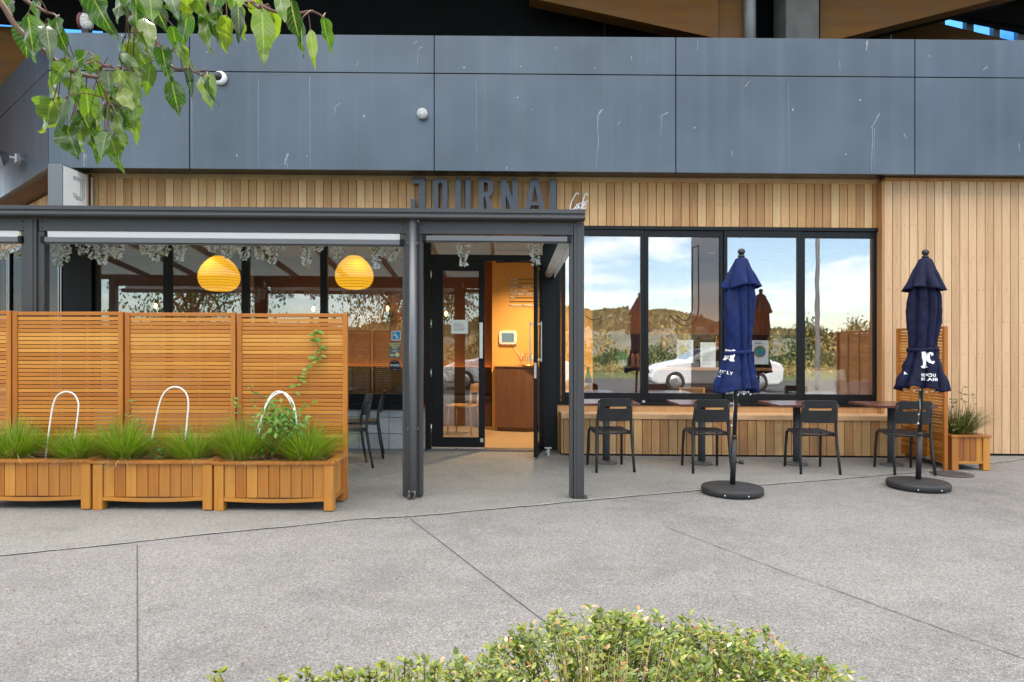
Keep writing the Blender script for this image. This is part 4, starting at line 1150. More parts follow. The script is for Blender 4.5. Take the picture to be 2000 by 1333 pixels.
tl = [(30, 5.86, .40, .27, 'bushy grass tussock at the left picture edge'), (152, 5.84, .33, .25, 'grass tussock at the foot of the leftmost hoop'), (243, 5.84, .40, .29, 'full grass tussock between the leftmost and the tallest hoop'), (376, 5.86, .34, .25, 'thinner grass tussock just right of the tallest hoop'), (470, 5.84, .37, .27, 'dark grass tussock left of the climbing plant'), (598, 5.84, .41, .33, 'largest grass tussock at the open end of the planter row')]
for i, (px, y, h, s, lab) in enumerate(tl):
    tussock('grass_tussock', lab, X(px, y), y, TZ, h*1.22, s*1.45, 1250 if h > .36 else 950, [m_tuss, m_straw], 40+i)
tussock('grass_tussock', 'dark drooping grass tussock in the right planter', 5.27, 8.05, TZ, .52, .42, 700, [m_tussd, m_straw], 77, .10)
# ---- wire hoops
def hoop(pts, Y, lab):
    mb = MB(); mb.tube(smooth([P(a, b, Y) for a, b in pts], 6), .0065, 8, .5)
    tag(mb.build('wire_hoop', m_white), lab, 'hoop', 'white hoops in the planters')
hoop([(88,905),(92,870),(98,825),(103,795),(110,776),(122,767),(134,766),(146,772),(153,787),(153,800),(150,825),(145,860)], 5.86, 'white hoop leftmost of the arched hoops')
hoop([(296,860),(303,825),(311,790),(318,772),(329,760),(342,756),(355,760),(365,772),(368,790),(366,815),(362,860)], 5.86, 'white hoop tallest of the arched hoops in the middle planter')
hoop([(505,850),(513,812),(520,793),(530,777),(545,768),(558,769),(570,782),(576,800),(580,830)], 5.80, 'white hoop wrapped in climbing plant and opening to the right')
hoop([(500,850),(511,815),(522,785),(534,769),(548,765),(560,775),(569,790),(577,812),(582,845)], 5.92, 'white hoop crossing behind the other in the climbing plant')
# ---- climbing plant
cl = thing('climbing_plant', 'fresh green climbing plant over the double hoop and up the timber screen', 'plant', (X(545,5.88), 5.88, TZ))
rg = random.Random(5); mbS = MB(); mbL = MB()
def sprig(pts, Y, nl, L0, spread=.02, w=.42):
    pp = smooth([P(a, b, Y+dy) for a, b, dy in pts], 5)
    mbS.tube(pp, .0022, 5)
    for i in range(nl):
        q = pp[min(len(pp)-1, int((i+.5)/nl*len(pp)))] + Vector((rg.uniform(-1,1),rg.uniform(-.7,.2),rg.uniform(-1,1)))*spread*.4
        for s in ((-1, 1) if rg.random() < .75 else (1,)):
            d = Vector((s*rg.uniform(.4,1), rg.uniform(-.6,.1), rg.uniform(-.45,.7)))
            L = L0*rg.uniform(.6,1.15)
            mbL.leaf(q, d, Vector((rg.uniform(-.4,.4),-.8,.7)), L, L*w, .2, rg.uniform(.1,.6), 0, 4, min(1,max(0,rg.gauss(.55,.25))))
sprig([(575,772,.1),(583,740,.17),(586,730,.18),(600,715,.18),(618,700,.185),(627,690,.19),(618,668,.19),(614,655,.19),(622,645,.18)], 5.88, 18, .075)
sprig([(545,800,0),(530,782,.1),(510,775,.12),(495,765,.14),(488,755,.14)], 5.88, 6, .055)
sprig([(500,850,0),(470,815,.1),(460,790,.15),(455,775,.15)], 5.88, 6, .055)
sprig([(570,810,0),(595,795,.05),(610,790,.08),(618,785,.1)], 5.88, 6, .06)
sprig([(255,850,.1),(252,818,.17),(258,795,.17),(262,785,.17)], 5.88, 4, .045)
sprig([(270,850,.1),(272,830,.14),(275,818,.14)], 5.88, 3, .045)
for i in range(330):
    u, v, w_ = rg.gauss(0,.5), rg.gauss(0,.5), rg.gauss(0,.5)
    c = P(548, 825, 5.84) + Vector((u*.17, v*.14, w_*.17))
    if c.z < TZ+.03: continue
    d = Vector((u*.8+rg.uniform(-.5,.5), -.3+rg.uniform(-.5,.5), rg.uniform(-.9,.4)))
    L = rg.uniform(.035,.07)
    mbL.leaf(c, d, Vector((rg.uniform(-.3,.3),-.7,.7)), L, L*.45, .2, rg.uniform(.1,.6), 0, 4, min(1,max(0,rg.gauss(.5,.25))))
for px, py, n in ((306,880,26),(318,890,14),(523,878,20)):
    for i in range(n):
        c = P(px+rg.gauss(0,12), py+rg.gauss(0,10), 5.75); c.z = max(c.z, TZ+.01)
        L = rg.uniform(.035,.06); mbL.leaf(c, (rg.uniform(-1,1),rg.uniform(-.8,.2),rg.uniform(-.5,.6)), (0,-.6,.8), L, L*.45, .2, .3, 0, 4, rg.uniform(0,.45))
for i in range(12):
    a = P(540+rg.uniform(-25,25), 895, 5.85); b = P(548+rg.uniform(-40,40), 800+rg.uniform(-20,30), 5.86+rg.uniform(-.05,.08)); a.z = TZ
    mbS.tube([a, (a+b)/2+Vector((rg.uniform(-.03,.03),0,0)), b], .0025, 5)
mbS.build('stem', m_twig, cl); mbL.build('foliage', m_vine, cl)
# broadleaf weeds in right planter
cr = thing('leafy_weed', 'thin broad leaved weed rising out of the dark tussock in the right planter', 'plant', (5.2, 8.1, TZ))
mbS = MB(); mbL = MB()
sprig([(1885,830,0),(1888,800,0),(1878,775,0),(1882,755,0)], 8.0, 5, .075); sprig([(1890,830,0),(1902,795,0),(1900,778,0),(1896,770,0)], 8.0, 4, .07); sprig([(1865,840,0),(1858,805,0),(1862,780,0)], 7.9, 6, .06)
mbS.build('stem', m_twig, cr); mbL.build('foliage', m_tussd, cr)
# drain cover
c = G(1859, 927)
dr = thing('drain_cover', 'round rusty iron drain cover set in the paving by the right planter', 'drain cover', (c[0], c[1], 0))
mb = MB(); mb.lathe([(.21,.004),(.21,.011),(.19,.0125),(.001,.0125)], 32, (c[0], c[1], 0)); mb.build('lid', m_rust, dr)
mb = MB()
for k in range(7): mb.box(c[0]-.15+abs(k-3)*.02, c[0]+.15-abs(k-3)*.02, c[1]-.14+k*.045, c[1]-.125+k*.045, .0126, .017)
mb.build('ribs', m_rust, dr)

# ================================================================== flower strands
gs = [(8,.19),(38,.17),(113,.25),(128,.20),(162,.14),(183,.18),(200,.24),(229,.18),(283,.13),(304,.20),(322,.14),(352,.19),(415,.10),(446,.17),(478,.18),(508,.17),(532,.21),(548,.09),(599,.24),(621,.09),(659,.16),(735,.25),(750,.14),(768,.18),(905,.22),(1046,.20)]
wire = MB(); wire.tube([(-7.0, 6.52, 2.375), (X(1110,6.52), 6.52, 2.385)], .003, 5)
tag(wire.build('garland_wire', m_twig), 'thin brown wire strung under the pergola beam carrying flower strands', 'wire')
for i, (px, L) in enumerate(gs):
    rg = random.Random(100+i); mb = MB(); x = X(px, 6.52)
    zt0 = 2.385
    mb.mi = 1; mb.tube([(x,6.52,zt0),(x+.01,6.51,zt0-L*.5),(x+.012,6.51,zt0-L)], .0018, 5)
    n = int(L*520)
    for k in range(n):
        u = rg.random()**.85; rad = .062*(1-.72*u)*rg.uniform(.3,1.15); a = rg.uniform(0,6.283)
        c = Vector((x+rad*math.cos(a), 6.515+rad*math.sin(a), zt0-.01-u*L))
        if rg.random() < .12:
            mb.mi = 1; mb.leaf(c, (math.cos(a),math.sin(a),-.7), (0,-.5,.8), .04, .014, .2, .3, 0, 3, rg.random())
        else:
            mb.mi = 0
            d = Vector((math.cos(a), math.sin(a), rg.uniform(-1.2,.3))); s = rg.uniform(.020,.036)
            mb.leaf(c, d, Vector((rg.uniform(-1,1),-1,rg.uniform(-1,1))), s, s*.9, .5, .4, 0, 2, rg.random())
    tag(mb.build('flower_strand', [m_petal, m_tuss]), '%s hanging white blossom strand counted from the left under the pergola beam' % (ORD[i] if i < 20 else ['twenty-first','twenty-second','twenty-third','twenty-fourth','twenty-fifth','last'][i-20]), 'flowers', 'white blossom strands')

# ================================================================== stickers and papers on the glass
def sticker(name, lab, px0, px1, py0, py1, Y, mat, cat='sticker', t=.0016):
    s = thing(name, lab, cat, (X((px0+px1)/2,Y), Y, Z(py1,Y,px0)))
    mb = MB(); mb.box(X(px0,Y), X(px1,Y), Y, Y+t, Z(py1,Y,px0), Z(py0,Y,px0)); mb.build('sheet', mat, s); return s
YG = 9.074
s = sticker('access_sticker', 'blue and white wheelchair access sticker on the glass by the downpipe post', 764.5, 783, 646.5, 665, YG, m_white)
mb = MB(); mb.box(X(766.3,YG), X(781.2,YG), YG-.002, YG-.0005, Z(663.2,YG,770), Z(648.3,YG,770)); mb.build('blue_field', m_blue, s)
mb = MB()
q = lambda a, b: (X(764.5+a*18.5, YG), YG-.004, Z(646.5+b*18.5, YG, 773))
mb.tube([q(.36+.21*math.cos(a), .62+.21*math.sin(a)) for a in [R(k) for k in range(-150,80,20)]][::1], .006, 6, .5)
mb.tube([q(.36,.28), q(.38,.55), q(.60,.55), q(.70,.78), q(.80,.76)], .0065, 6, .5); mb.tube([q(.38,.42), q(.55,.42)], .0045, 6, .5); mb.sphere(q(.36,.18), .010, 8, 6)
mb.build('symbol', m_white, s)
s = sticker('welcome_sticker', 'grey welcome here sticker with yellow lettering on the glass', 760, 782.5, 668, 699.5, YG, m_grey)
mb = MB()
for txt, py in (('SuperGold', 673.2), ('welcome', 677.2), ('here', 681.2)): text_xz(mb, txt, X(771.2,YG), YG-.002, Z(py,YG,771), .034, align='CENTER', bold=.001)
mb.disc_y(X(776,YG), YG-.003, Z(693,YG,776), .029, 20); mb.build('yellow_print', m_yellow, s)
mb = MB(); text_xz(mb, 'accepted', X(771,YG), YG-.002, Z(686.5,YG,771), .02, align='CENTER', bold=.001); text_xz(mb, 'hgm', X(762,YG), YG-.002, Z(695,YG,771), .034, bold=.0015); mb.build('white_print', m_white, s)
s = thing('round_sticker', 'round dark sticker with white word most on the glass', 'sticker', (X(771,YG), YG, Z(715,YG,771)))
mb = MB(); mb.disc_y(X(771,YG), YG, Z(715,YG,771), .074, 40); mb.build('sheet', m_ink, s)
mb = MB(); text_xz(mb, 'most', X(771,YG), YG-.002, Z(716,YG,771), .062, align='CENTER', bold=.001)
for py, w in ((707,.02),(722.5,.02)): mb.box(X(771,YG)-w, X(771,YG)+w, YG-.002, YG-.001, Z(py,YG,771), Z(py,YG,771)+.003)
mb.build('lettering', m_white, s)
s = sticker('paper_notice', 'sheet of pale paper taped to the closed door glass', 881, 914, 625, 652, 9.052, m_paper, 'notice')
mb = MB()
for k in range(7): mb.box(X(886,9.05), X(886+random.uniform(12,23),9.05), 9.0505, 9.0515, Z(632+k*2.4,9.05,898), Z(632+k*2.4,9.05,898)+.004)
mb.build('print', m_grey, s)
YI = 9.118
def paper(lab, a, b, c, d, mat, Y=YI, name='poster', cat='poster'):
    return sticker(name, lab, a, b, c, d, Y, mat, cat)
s = paper('white poster with small yellow flower picture inside the window', 1322, 1354, 664, 709, m_paper)
mb = MB(); cx, cz = X(1337,YI), Z(684,YI,1337)
for k in range(9): mb.disc_y(cx+random.uniform(-.05,.05), YI-.002-k*.0003, cz+random.uniform(-.04,.04), random.uniform(.012,.026), 10, t=.0002)
mb.build('flower_print', m_yellow, s)
mb = MB()
for k in range(8): mb.disc_y(cx+random.uniform(-.07,.07), YI-.0012-k*.00008, cz+random.uniform(-.06,.06), random.uniform(.006,.014), 8, t=.00005)
mb.build('leaf_print', m_green, s)
s = paper('cream printed menu sheet behind the open window gap', 1368, 1398, 669, 718, m_cream, name='menu_sheet', cat='menu')
mb = MB()
for k in range(14): mb.box(X(1371,YI), X(1371+random.uniform(14,23),YI), YI-.002, YI-.001, Z(678+k*2.7,YI,1383), Z(678+k*2.7,YI,1383)+.003)
mb.build('print', m_grey, s)
s = paper('white poster with red ringed round picture inside the window beside the umbrella', 1469, 1501, 665, 712, m_paper)
mb = MB(); c = P(1484, 687, YI); mb.ring([(c.x+.079*math.cos(a), c.z+.079*math.sin(a)) for a in [R(k*12) for k in range(30)]], [(c.x+.068*math.cos(a), c.z+.068*math.sin(a)) for a in [R(k*12) for k in range(30)]], YI-.004, YI-.003, .5)
mb.build('red_ring', m_red, s)
mb = MB(); mb.disc_y(c.x, YI-.002, c.z, .067, 30, t=.0008); mb.build('picture', m_green, s)
mb = MB(); mb.disc_y(c.x+.02, YI-.0035, c.z-.02, .034, 14, t=.0008); mb.box(c.x-.055, c.x-.01, YI-.0035, YI-.0025, c.z+.005, c.z+.03); mb.build('blue_print', m_blue, s)
mb = MB()
for k in range(4): mb.box(c.x-.07, c.x+.07-.02*k, YI-.002, YI-.001, c.z+.098+k*.008, c.z+.101+k*.008)
mb.build('print', m_grey, s)
s = paper('small upright magazine standing inside the first right window', 1206, 1227, 690, 717, m_green, Y=9.35, name='magazine', cat='magazine')
mb = MB(); mb.box(X(1208,9.349), X(1225,9.349), 9.346, 9.349, Z(715,9.35,1216), Z(703,9.35,1216)); mb.build('photo_print', m_cream, s)
# decals drawn on the glass
mb = MB(); yd = 9.068
mb.tube(smooth([P(a, b, yd) for a, b in ((1145,618),(1152,623),(1161,625),(1170,623),(1176,617))]), .006, 6, .5)
for a, b in ((1147,605),(1173,606),(1182,606)): mb.tube([P(a-1.3,b-1,yd), P(a+1.3,b+1,yd)], .006, 6, .5)
tag(mb.build('smile_decal', m_ink), 'dark hand drawn smiling face on the first right window', 'decal')
mb = MB(); yd = 9.085
for o_ in (0, 12):
    mb.tube(smooth([P(a, b, yd) for a, b in ((1365-o_,480+o_*.3),(1365-o_,560),(1365-o_,600),(1362-o_,618-o_*.4),(1352-o_*.6,632-o_*.8),(1338,637-o_*.8),(1322+o_*.4,630-o_*.8),(1308+o_,616))]), .005, 6, .5)
mb.tube([P(1353,484,yd), P(1365,480,yd)], .005, 6, .5)
tag(mb.build('letter_decal', m_ink), 'thin outlined letter J drawn on the second right window', 'decal')
# ================================================================== interior
def lantern(px, py, r, lab):
    Yl = 10.4; c = P(px, py, Yl)
    t = thing('paper_lantern', lab, 'lantern', (c.x, c.y, c.z), 0, 'paper lanterns')
    prof = [(a, b*r/.3) for a, b in ((.09,-.205),(.18,-.187),(.245,-.145),(.286,-.075),(.30,.0),(.290,.075),(.255,.155),(.20,.23),(.135,.29),(.085,.32))]
    sp = []
    for (a, b), (c2, d) in zip(prof, prof[1:]):
        for k in range(4): u = k/4; sp.append(((a+(c2-a)*u)*r/.3, b+(d-b)*u))
    sp.append((prof[-1][0]*r/.3, prof[-1][1]))
    mb = MB(); mb.lathe(sp, 36, tuple(c)); mb.build('shade', m_lantern, t)
    mb = MB(); mb.tube([(c.x, c.y, c.z+.32*r/.3), (c.x, c.y, 2.985)], .006, 6); mb.build('cord', m_black, t)
    return c
l1 = lantern(428, 543, .305, 'yellow paper lantern glowing on the left behind the pergola glass')
l2 = lantern(692, 540, .290, 'yellow paper lantern glowing on the right near the downpipe post')
for px, py, lab in ((304,597,'round glass wall light left of the yellow lanterns'),(474,600,'round glass wall light by the mullion below the left lantern'),(612,603,'round glass wall light between the two yellow lanterns'),(757,602,'round glass wall light right of the right yellow lantern'),(871,612,'round glass wall light seen through the closed door')):
    c = P(px, py, 12.2)
    t = thing('wall_light', lab, 'wall light', (c.x, 12.2, c.z), 0, 'round glass wall lights')
    mb = MB(); mb.sphere((c.x, 12.2, c.z), .115, 18, 12); mb.build('globe', m_clear, t)
    mb = MB(); mb.sphere((c.x, 12.2, c.z-.01), (.028,.028,.05), 10, 8); mb.build('bulb', m_bulb, t)
    mb = MB(); mb.tube([(c.x, 12.2, c.z+.05),(c.x, 12.2, c.z+.12)], .022, 8); mb.tube([(c.x, 12.26, c.z-.1),(c.x,12.39,c.z-.1)], .07, 14); mb.build('fitting', m_black, t)
# banquette with lit strip
bq = thing('banquette', 'dark upholstered wall bench with glowing amber strip behind its back inside the cafe', 'bench', (-4, 12.1, 0))
mb = MB(); mb.box(-6.5, -.36, 11.75, 12.25, .42, .52); mb.build('seat', m_uphol, bq, bevel=.02)
mb = MB(); mb.box(-6.5, -.36, 12.1, 12.27, .53, 1.02); mb.build('backrest', m_uphol, bq, bevel=.02)
mb = MB(); mb.box(-6.5, -.36, 11.80, 12.25, .013, .419); mb.build('base', m_walnut, bq)
mb = MB(); mb.box(-6.5, -.36, 12.30, 12.38, .95, .97); mb.build('light_strip', m_led, bq)
# counter
co = thing('service_counter', 'walnut fronted service counter seen through the open door', 'counter', (.2, 11.1, 0))
x0, x1 = X(967,11.05), X(1027,11.0)
def pz3(mb, pts, z0, z1):
    n = len(pts); a = sum(pts[i][0]*pts[(i+1)%n][1]-pts[(i+1)%n][0]*pts[i][1] for i in range(n))
    if a < 0: pts = pts[::-1]
    mb.add([(x,y,z0) for x,y in pts]+[(x,y,z1) for x,y in pts], [tuple(range(n))[::-1], tuple(range(n,2*n))]+[(i,(i+1)%n,(i+1)%n+n,i+n) for i in range(n)])
mb = MB(); pz3(mb, [(x0,11.12),(x1,11.0),(x1+.5,11.2),(x1+.5,11.349),(x0,11.349)], .08, 1.06); mb.build('front_panel', m_walnut, co)
mb = MB(); pz3(mb, [(x0-.01,11.11),(x1,10.985),(x1+.52,11.19),(x1+.52,11.349),(x0-.01,11.349)], 1.061, 1.085); mb.build('countertop', m_oak, co, bevel=.003)
mb = MB(); pz3(mb, [(x0+.03,11.16),(x1,11.04),(x1+.48,11.23),(x1+.48,11.34),(x0+.03,11.34)], .013, .079); mb.build('plinth', m_walnut, co)
c = P(992, 660, 11.32)
tb = thing('tablet', 'white rounded wall tablet with pale screen on the orange wall', 'tablet', tuple(c))
mb = MB(); mb.prism(rrect(c.x-.15, c.x+.15, c.z-.115, c.z+.115, .05), 11.31, 11.348); mb.build('case', m_white, tb, bevel=.008)
mb = MB(); mb.box(c.x-.10, c.x+.10, 11.306, 11.3095, c.z-.072, c.z+.078); mb.build('screen', m_screen, tb)
mb = MB(); mb.tube(smooth([(c.x+.07,11.335,c.z-.11),(c.x+.12,11.33,c.z-.19),(c.x+.2,11.32,c.z-.30),(c.x+.23,11.32,1.09)]), .004, 5); mb.build('cable', m_white, tb)
# glasses on a tray
tr = tag(MB().lathe([(.001,0),(.19,0),(.19,.012),(.18,.012),(.175,.004),(.001,.004)], 28, (X(1031,11.15), 11.16, 1.086)).build('tray', m_gold), 'round brass tray on the walnut counter', 'tray')
gi = 0
for i, (px, y) in enumerate(((1020,11.10),(1029,11.06),(1038,11.08),(1024,11.20),(1034,11.19))):
    mb = MB(); mb.lathe([(.030,.099),(.028,.006),(.024,.001),(.001,.001)], 16, (X(px,y), y, 1.0905)); 
    mb.lathe([(.028,.07),(.034,.10),(.037,.195),(.035,.195)], 16, (X(px,y), y, 1.0915))
    tag(mb.build('glass_tumbler', m_clear), '%s clear tumbler stack from the left on the brass tray' % ORD[i], 'glass', 'stacked tumblers on the tray')
# wall menu
Ym = 11.34
mn = thing('wall_menu', 'wall menu of white lettering on thin dark rails on the orange wall', 'menu', (X(1020,Ym), Ym, 2.0))
rows = [(545.5,['BLACK'],[0]),(553.5,['WHITE'],[0]),(561,['LONG','MOCHA','HOT'],[0,.2,.42]),(568.5,['FILTER COFFEE'],[0]),(575,['COLD BREW','ICED / BATCH'],[0,.27]),(581.5,['TEA'],[0]),(589,[],[]),(596.5,['ORIGINAL / PREMIUM'],[0])]
for py, ws, xs in rows:
    x = X(995,Ym); zz = Z(py,Ym,995)
    mb = MB(); mb.box(x, x+.62, Ym-.006, Ym-.001, zz-.004, zz+.004); mb.build('rail', m_ink, mn)
    if ws:
        mb = MB()
        for w, dx in zip(ws, xs): text_xz(mb, w, x+.012+dx, Ym-.008, zz-.016, .043, bold=.0012)
        mb.build('lettering', m_text, mn)
# oak chair by the door and one in the window
def oak(x, y, a, lab):
    t = thing('oak_chair', lab, 'chair', (x, y, .012), a)
    for s in (-1, 1):
        mb = MB(); mb.tube([(s*.19,-.2,0),(s*.18,-.17,.45),(s*.17,-.2,.80)], .016, 8); mb.build('leg', m_oak, t, local=True)
        mb = MB(); mb.tube([(s*.2,.19,0),(s*.18,.17,.44)], .016, 8); mb.build('leg', m_oak, t, local=True)
    mb = MB(); mb.box(-.21,.21,-.2,.21,.44,.465); mb.build('seat', m_oak, t, bevel=.008, local=True)
    mb = MB(); mb.box(-.19,.19,-.215,-.19,.66,.80); mb.build('backrest', m_oak, t, bevel=.01, local=True)
oak(X(905,10.7), 10.7, 1.3, 'oak chair with splayed legs seen through the closed door glass')
oak(X(1360,9.75), 9.78, 3.14, 'oak chair pushed up inside the window behind the second table')
# bar behind right windows
bar = thing('back_bar', 'dark timber bar with shelf inside the right windows', 'bar', (3.5, 11.8, 0))
mb = MB(); mb.box(1.9, 5.3, 11.4, 11.8, .013, 1.02); mb.build('bar_front', m_darkwood, bar)
mb = MB(); mb.box(1.85, 5.35, 11.36, 11.85, 1.021, 1.06); mb.build('bar_top', m_cedarh, bar, bevel=.004)
mb = MB(); mb.box(1.36, 5.39, 12.26, 12.299, .013, 1.64); mb.build('back_panel', m_darkwood, bar)
mb = MB(); mb.box(2.2, 5.2, 12.05, 12.259, 1.30, 1.33); mb.build('shelf', m_darkwood, bar)
for i in range(9):
    x = 2.4+i*.31; mb = MB(); mb.lathe([(.001,0),(.036,0),(.036,.17),(.013,.22),(.013,.28),(.001,.28)], 12, (x, 12.15, 1.331))
    tag(mb.build('bottle', [m_bottle, m_amber, m_ink][i % 3:] ), '%s bottle from the left on the dark bar shelf' % ORD[i], 'bottle', 'bottles on the bar shelf')
# window ledge things
led = thing('window_ledge', 'pale timber ledge running inside the right windows', 'ledge', (2.7, 9.3, .7))
mb = MB(); mb.box(.62, 5.38, 9.18, 9.62, .70, .735); mb.build('ledge_top', m_cedarh, led, bevel=.003)
mb = MB()
for x in (.9, 2.4, 3.9, 5.2): mb.box(x, x+.04, 9.3, 9.58, .013, .699)
mb.build('leg', m_darkwood, led)
st = thing('display_stand', 'small dark scalloped display shelf inside the first right window', 'stand', (X(1230,9.5), 9.5, .735))
xa, xb = X(1206,9.4), X(1249,9.4); zz = Z(718,9.4,1230)
mb = MB(); mb.box(xa-.02, xb+.02, 9.30, 9.6, zz-.02, zz); mb.build('shelf', m_darkwood, st)
mb = MB(); pts = [(xa, zz-.021),(xb, zz-.021)]+[(xb-(xb-xa)*k/16, zz-.085-.035*math.sin(math.pi*k/16)-.012*math.cos(k*math.pi)) for k in range(17)]
mb.prism(pts, 9.42, 9.44); mb.build('scalloped_skirt', m_darkwood, st)
mb = MB(); mb.box((xa+xb)/2-.02, (xa+xb)/2+.02, 9.441, 9.48, .736, zz-.021); mb.build('post', m_darkwood, st)
for i, px in enumerate((1237, 1246)):
    mb = MB(); cc = X(px, 9.4); mb.lathe([(.001,0),(.028,0),(.030,.03),(.020,.07),(.024,.11),(.027,.14),(.018,.17),(.012,.185),(.001,.19)], 14, (cc, 9.42, zz+.001))
    tag(mb.build('pepper_mill', m_amber), '%s wooden pepper mill on the small dark display shelf' % ('left' if i == 0 else 'right'), 'pepper mill', 'pepper mills')
cc = X(1149, 9.4)
bo = tag(MB().lathe([(.001,0),(.05,0),(.052,.02),(.052,.18),(.042,.24),(.018,.30),(.018,.37),(.022,.37),(.022,.39),(.001,.39)], 18, (cc, 9.4, .736)).build('wine_bottle', m_ink), 'dark bottle with pale label standing in the first right window', 'bottle')
mb = MB(); mb.lathe([(.0525,.05),(.0525,.16)], 18, (cc, 9.4, .736)); mb.build('label_paper', m_cream, bo, local=False)
def cushion(cx, cz, w, h, y, mat, lab):
    mb = MB(); n = 16; vs = []; fs = []
    for s in (-1, 1):
        for i in range(n+1):
            for j in range(n+1):
                u, v = i/n*2-1, j/n*2-1
                th = .085*((1-u**4)*(1-v**4))**.5
                pin = 1-.07*(1-abs(u*v))**2*(u*u+v*v)
                vs.append((cx+u*w/2*(1-.06*(1-v*v)*0)*pin, y+s*th+.10*v, cz+v*h/2*pin+.008*math.sin(u*9)))
    m = (n+1)**2
    for k in (0, 1):
        for i in range(n):
            for j in range(n):
                a = k*m+i*(n+1)+j; q = (a, a+n+1, a+n+2, a+1); fs.append(q if k == 0 else q[::-1])
    mb.add(vs, fs, .5, True); tag(mb.build('cushion', mat), lab, 'cushion', 'cushions in the fourth right window')
cushion(X(1612,9.5), .90, .64, .40, 9.50, m_cush1, 'large cream cushion leaning in the fourth right window')
cushion(X(1668,9.36), .84, .50, .24, 9.36, m_cush2, 'low fringed brown cushion in the corner of the fourth right window')
# ceiling downlights
dls = [(x, y) for x in (-4.6, -2.2, 2.2, 3.3, 4.4) for y in (10.0, 11.3)] + [(.35, 10.3)]
for i, (x, y) in enumerate(dls):
    t = thing('downlight', 'round warm ceiling downlight inside the cafe', 'downlight', (x, y, 2.99), 0, 'ceiling downlights')
    mb = MB(); mb.lathe([(.06,-.02),(.06,0)], 18, (x, y, 2.989)); mb.build('trim', m_white, t)
    mb = MB(); mb.lathe([(.001,-.012),(.05,-.012)], 18, (x, y, 2.989)); mb.build('lens', m_down, t)
def lamp(kind, loc, energy, col, **kw):
    d = bpy.data.lights.new('lamp', kind); d.energy = energy; d.color = col
    for k, v in kw.items(): setattr(d, k, v)
    o = bpy.data.objects.new('lamp', d); COL.objects.link(o); o.location = loc; return o
WARM = (1.0, .66, .34)
for c in (l1, l2): lamp('POINT', (c.x, c.y-.0, c.z+.02), 1, (1, .6, .2), shadow_soft_size=.1)
for x, y in dls: lamp('SPOT', (x, y, 2.95), 38 if x != .35 else 150, WARM, spot_size=R(130), spot_blend=.9, shadow_soft_size=.06)

# ================================================================== trees
tree = thing('street_tree', 'broad leaved tree whose leafy branches hang into the upper left of the view', 'tree', (-3.3, -.9, 0))
TP = Vector((-3.3, -.9, 0))
def trunk(mb, base, h, r):
    mb.tube([base, base+Vector((.04,.02,h*.3)), base+Vector((-.03,.05,h*.62)), base+Vector((.06,0,h))], [r, r*.85, r*.7, r*.4], 12)
def infrustum(p, m=.12): return p.y > .12 and abs(p.x) < .80*p.y+m and p.z < CAMZ+.56*p.y+m and p.z > CAMZ-.56*p.y-m
def crown(mb, mbw, base, top, ctr, rad, n, rg, L0, near=False):
    ends = []
    for i in range(26):
        while True:
            u = Vector((rg.uniform(-1,1), rg.uniform(-1,1), rg.uniform(-1,1)))
            if .25 < u.length < 1: break
        e = ctr + Vector((u.x*rad[0], u.y*rad[1], u.z*rad[2]))
        s = base + Vector((0,0,top*rg.uniform(.45,1)))
        m_ = (s+e)/2 + Vector((0,0,.25))
        pts = smooth([s, m_, e], 4)
        if not any(infrustum(p, .3) for p in pts): mbw.tube(pts, [.04*(1-.8*k/len(pts)) for k in range(len(pts))], 6)
        ends.append(e)
    for i in range(n):
        e = rg.choice(ends)
        p = e + Vector((rg.gauss(0,.36), rg.gauss(0,.36), rg.gauss(-.1,.34)))
        if infrustum(p) or p.z < .9: continue
        if near and p.length < 1.2 and p.y > -.3: continue
        d = Vector((rg.uniform(-.6,.6), rg.uniform(-.6,.6), -1))
        L = L0*rg.uniform(.7,1.25)
        mb.leaf(p, d, Vector((rg.uniform(-1,1), rg.uniform(-1,1), .4)), L, L*.5, .2, .3, 0, 2, min(1, max(0, rg.gauss(.45,.25))))
rg = random.Random(21); mw = MB(); ml = MB()
trunk(mw, TP, 3.4, .11)
crown(ml, mw, TP, 3.4, TP+Vector((.1,.2,2.9)), (2.0,1.5,1.7), 7000, rg, .095, True)
ml.build('crown', m_leafref, tree)
# the visible sprays, placed where they hang in the photo (distance 1.2-1.5 m)
S_ = 2.854
def zq(a, b, Y): return P(a/S_, b/S_, Y)
br = [[(-420,-500,1.3),(-150,-160,1.3),(0,10,1.3),(90,150,1.3),(190,240,1.3),(350,370,1.3),(450,415,1.31),(520,430,1.32),(575,440,1.32),(590,500,1.32),(600,580,1.32)],
      [(-200,-260,1.36),(140,0,1.36),(200,35,1.36),(255,68,1.36),(300,80,1.36),(330,110,1.35)],
      [(700,-300,1.45),(800,-40,1.42),(850,120,1.4),(870,215,1.38),(890,285,1.36),(965,378,1.34),(1030,388,1.33),(1090,405,1.33),(1125,425,1.33)],
      [(900,-420,1.5),(1230,-90,1.45),(1330,0,1.42),(1400,52,1.42)],
      [(1100,-300,1.5),(1400,10,1.42),(1465,40,1.4),(1540,68,1.4),(1600,76,1.4),(1680,72,1.4),(1730,64,1.4),(1775,78,1.4),(1805,100,1.4)],
      [(575,440,1.32),(560,385,1.31),(575,370,1.3),(620,375,1.3),(680,400,1.3)],
      [(470,-380,1.4),(640,-60,1.38),(720,60,1.38),(760,200,1.36)],[(1000,-300,1.45),(1150,-30,1.42),(1240,60,1.41)]]
brp = []
for b in br:
    pts = smooth([zq(*q) for q in b], 5); n = len(pts)
    r0 = .0062 if b is br[0] else .0042
    mw.tube(pts, [r0*(1-.62*k/n) for k in range(n)], 7); brp += pts
hub = zq(*br[0][0])
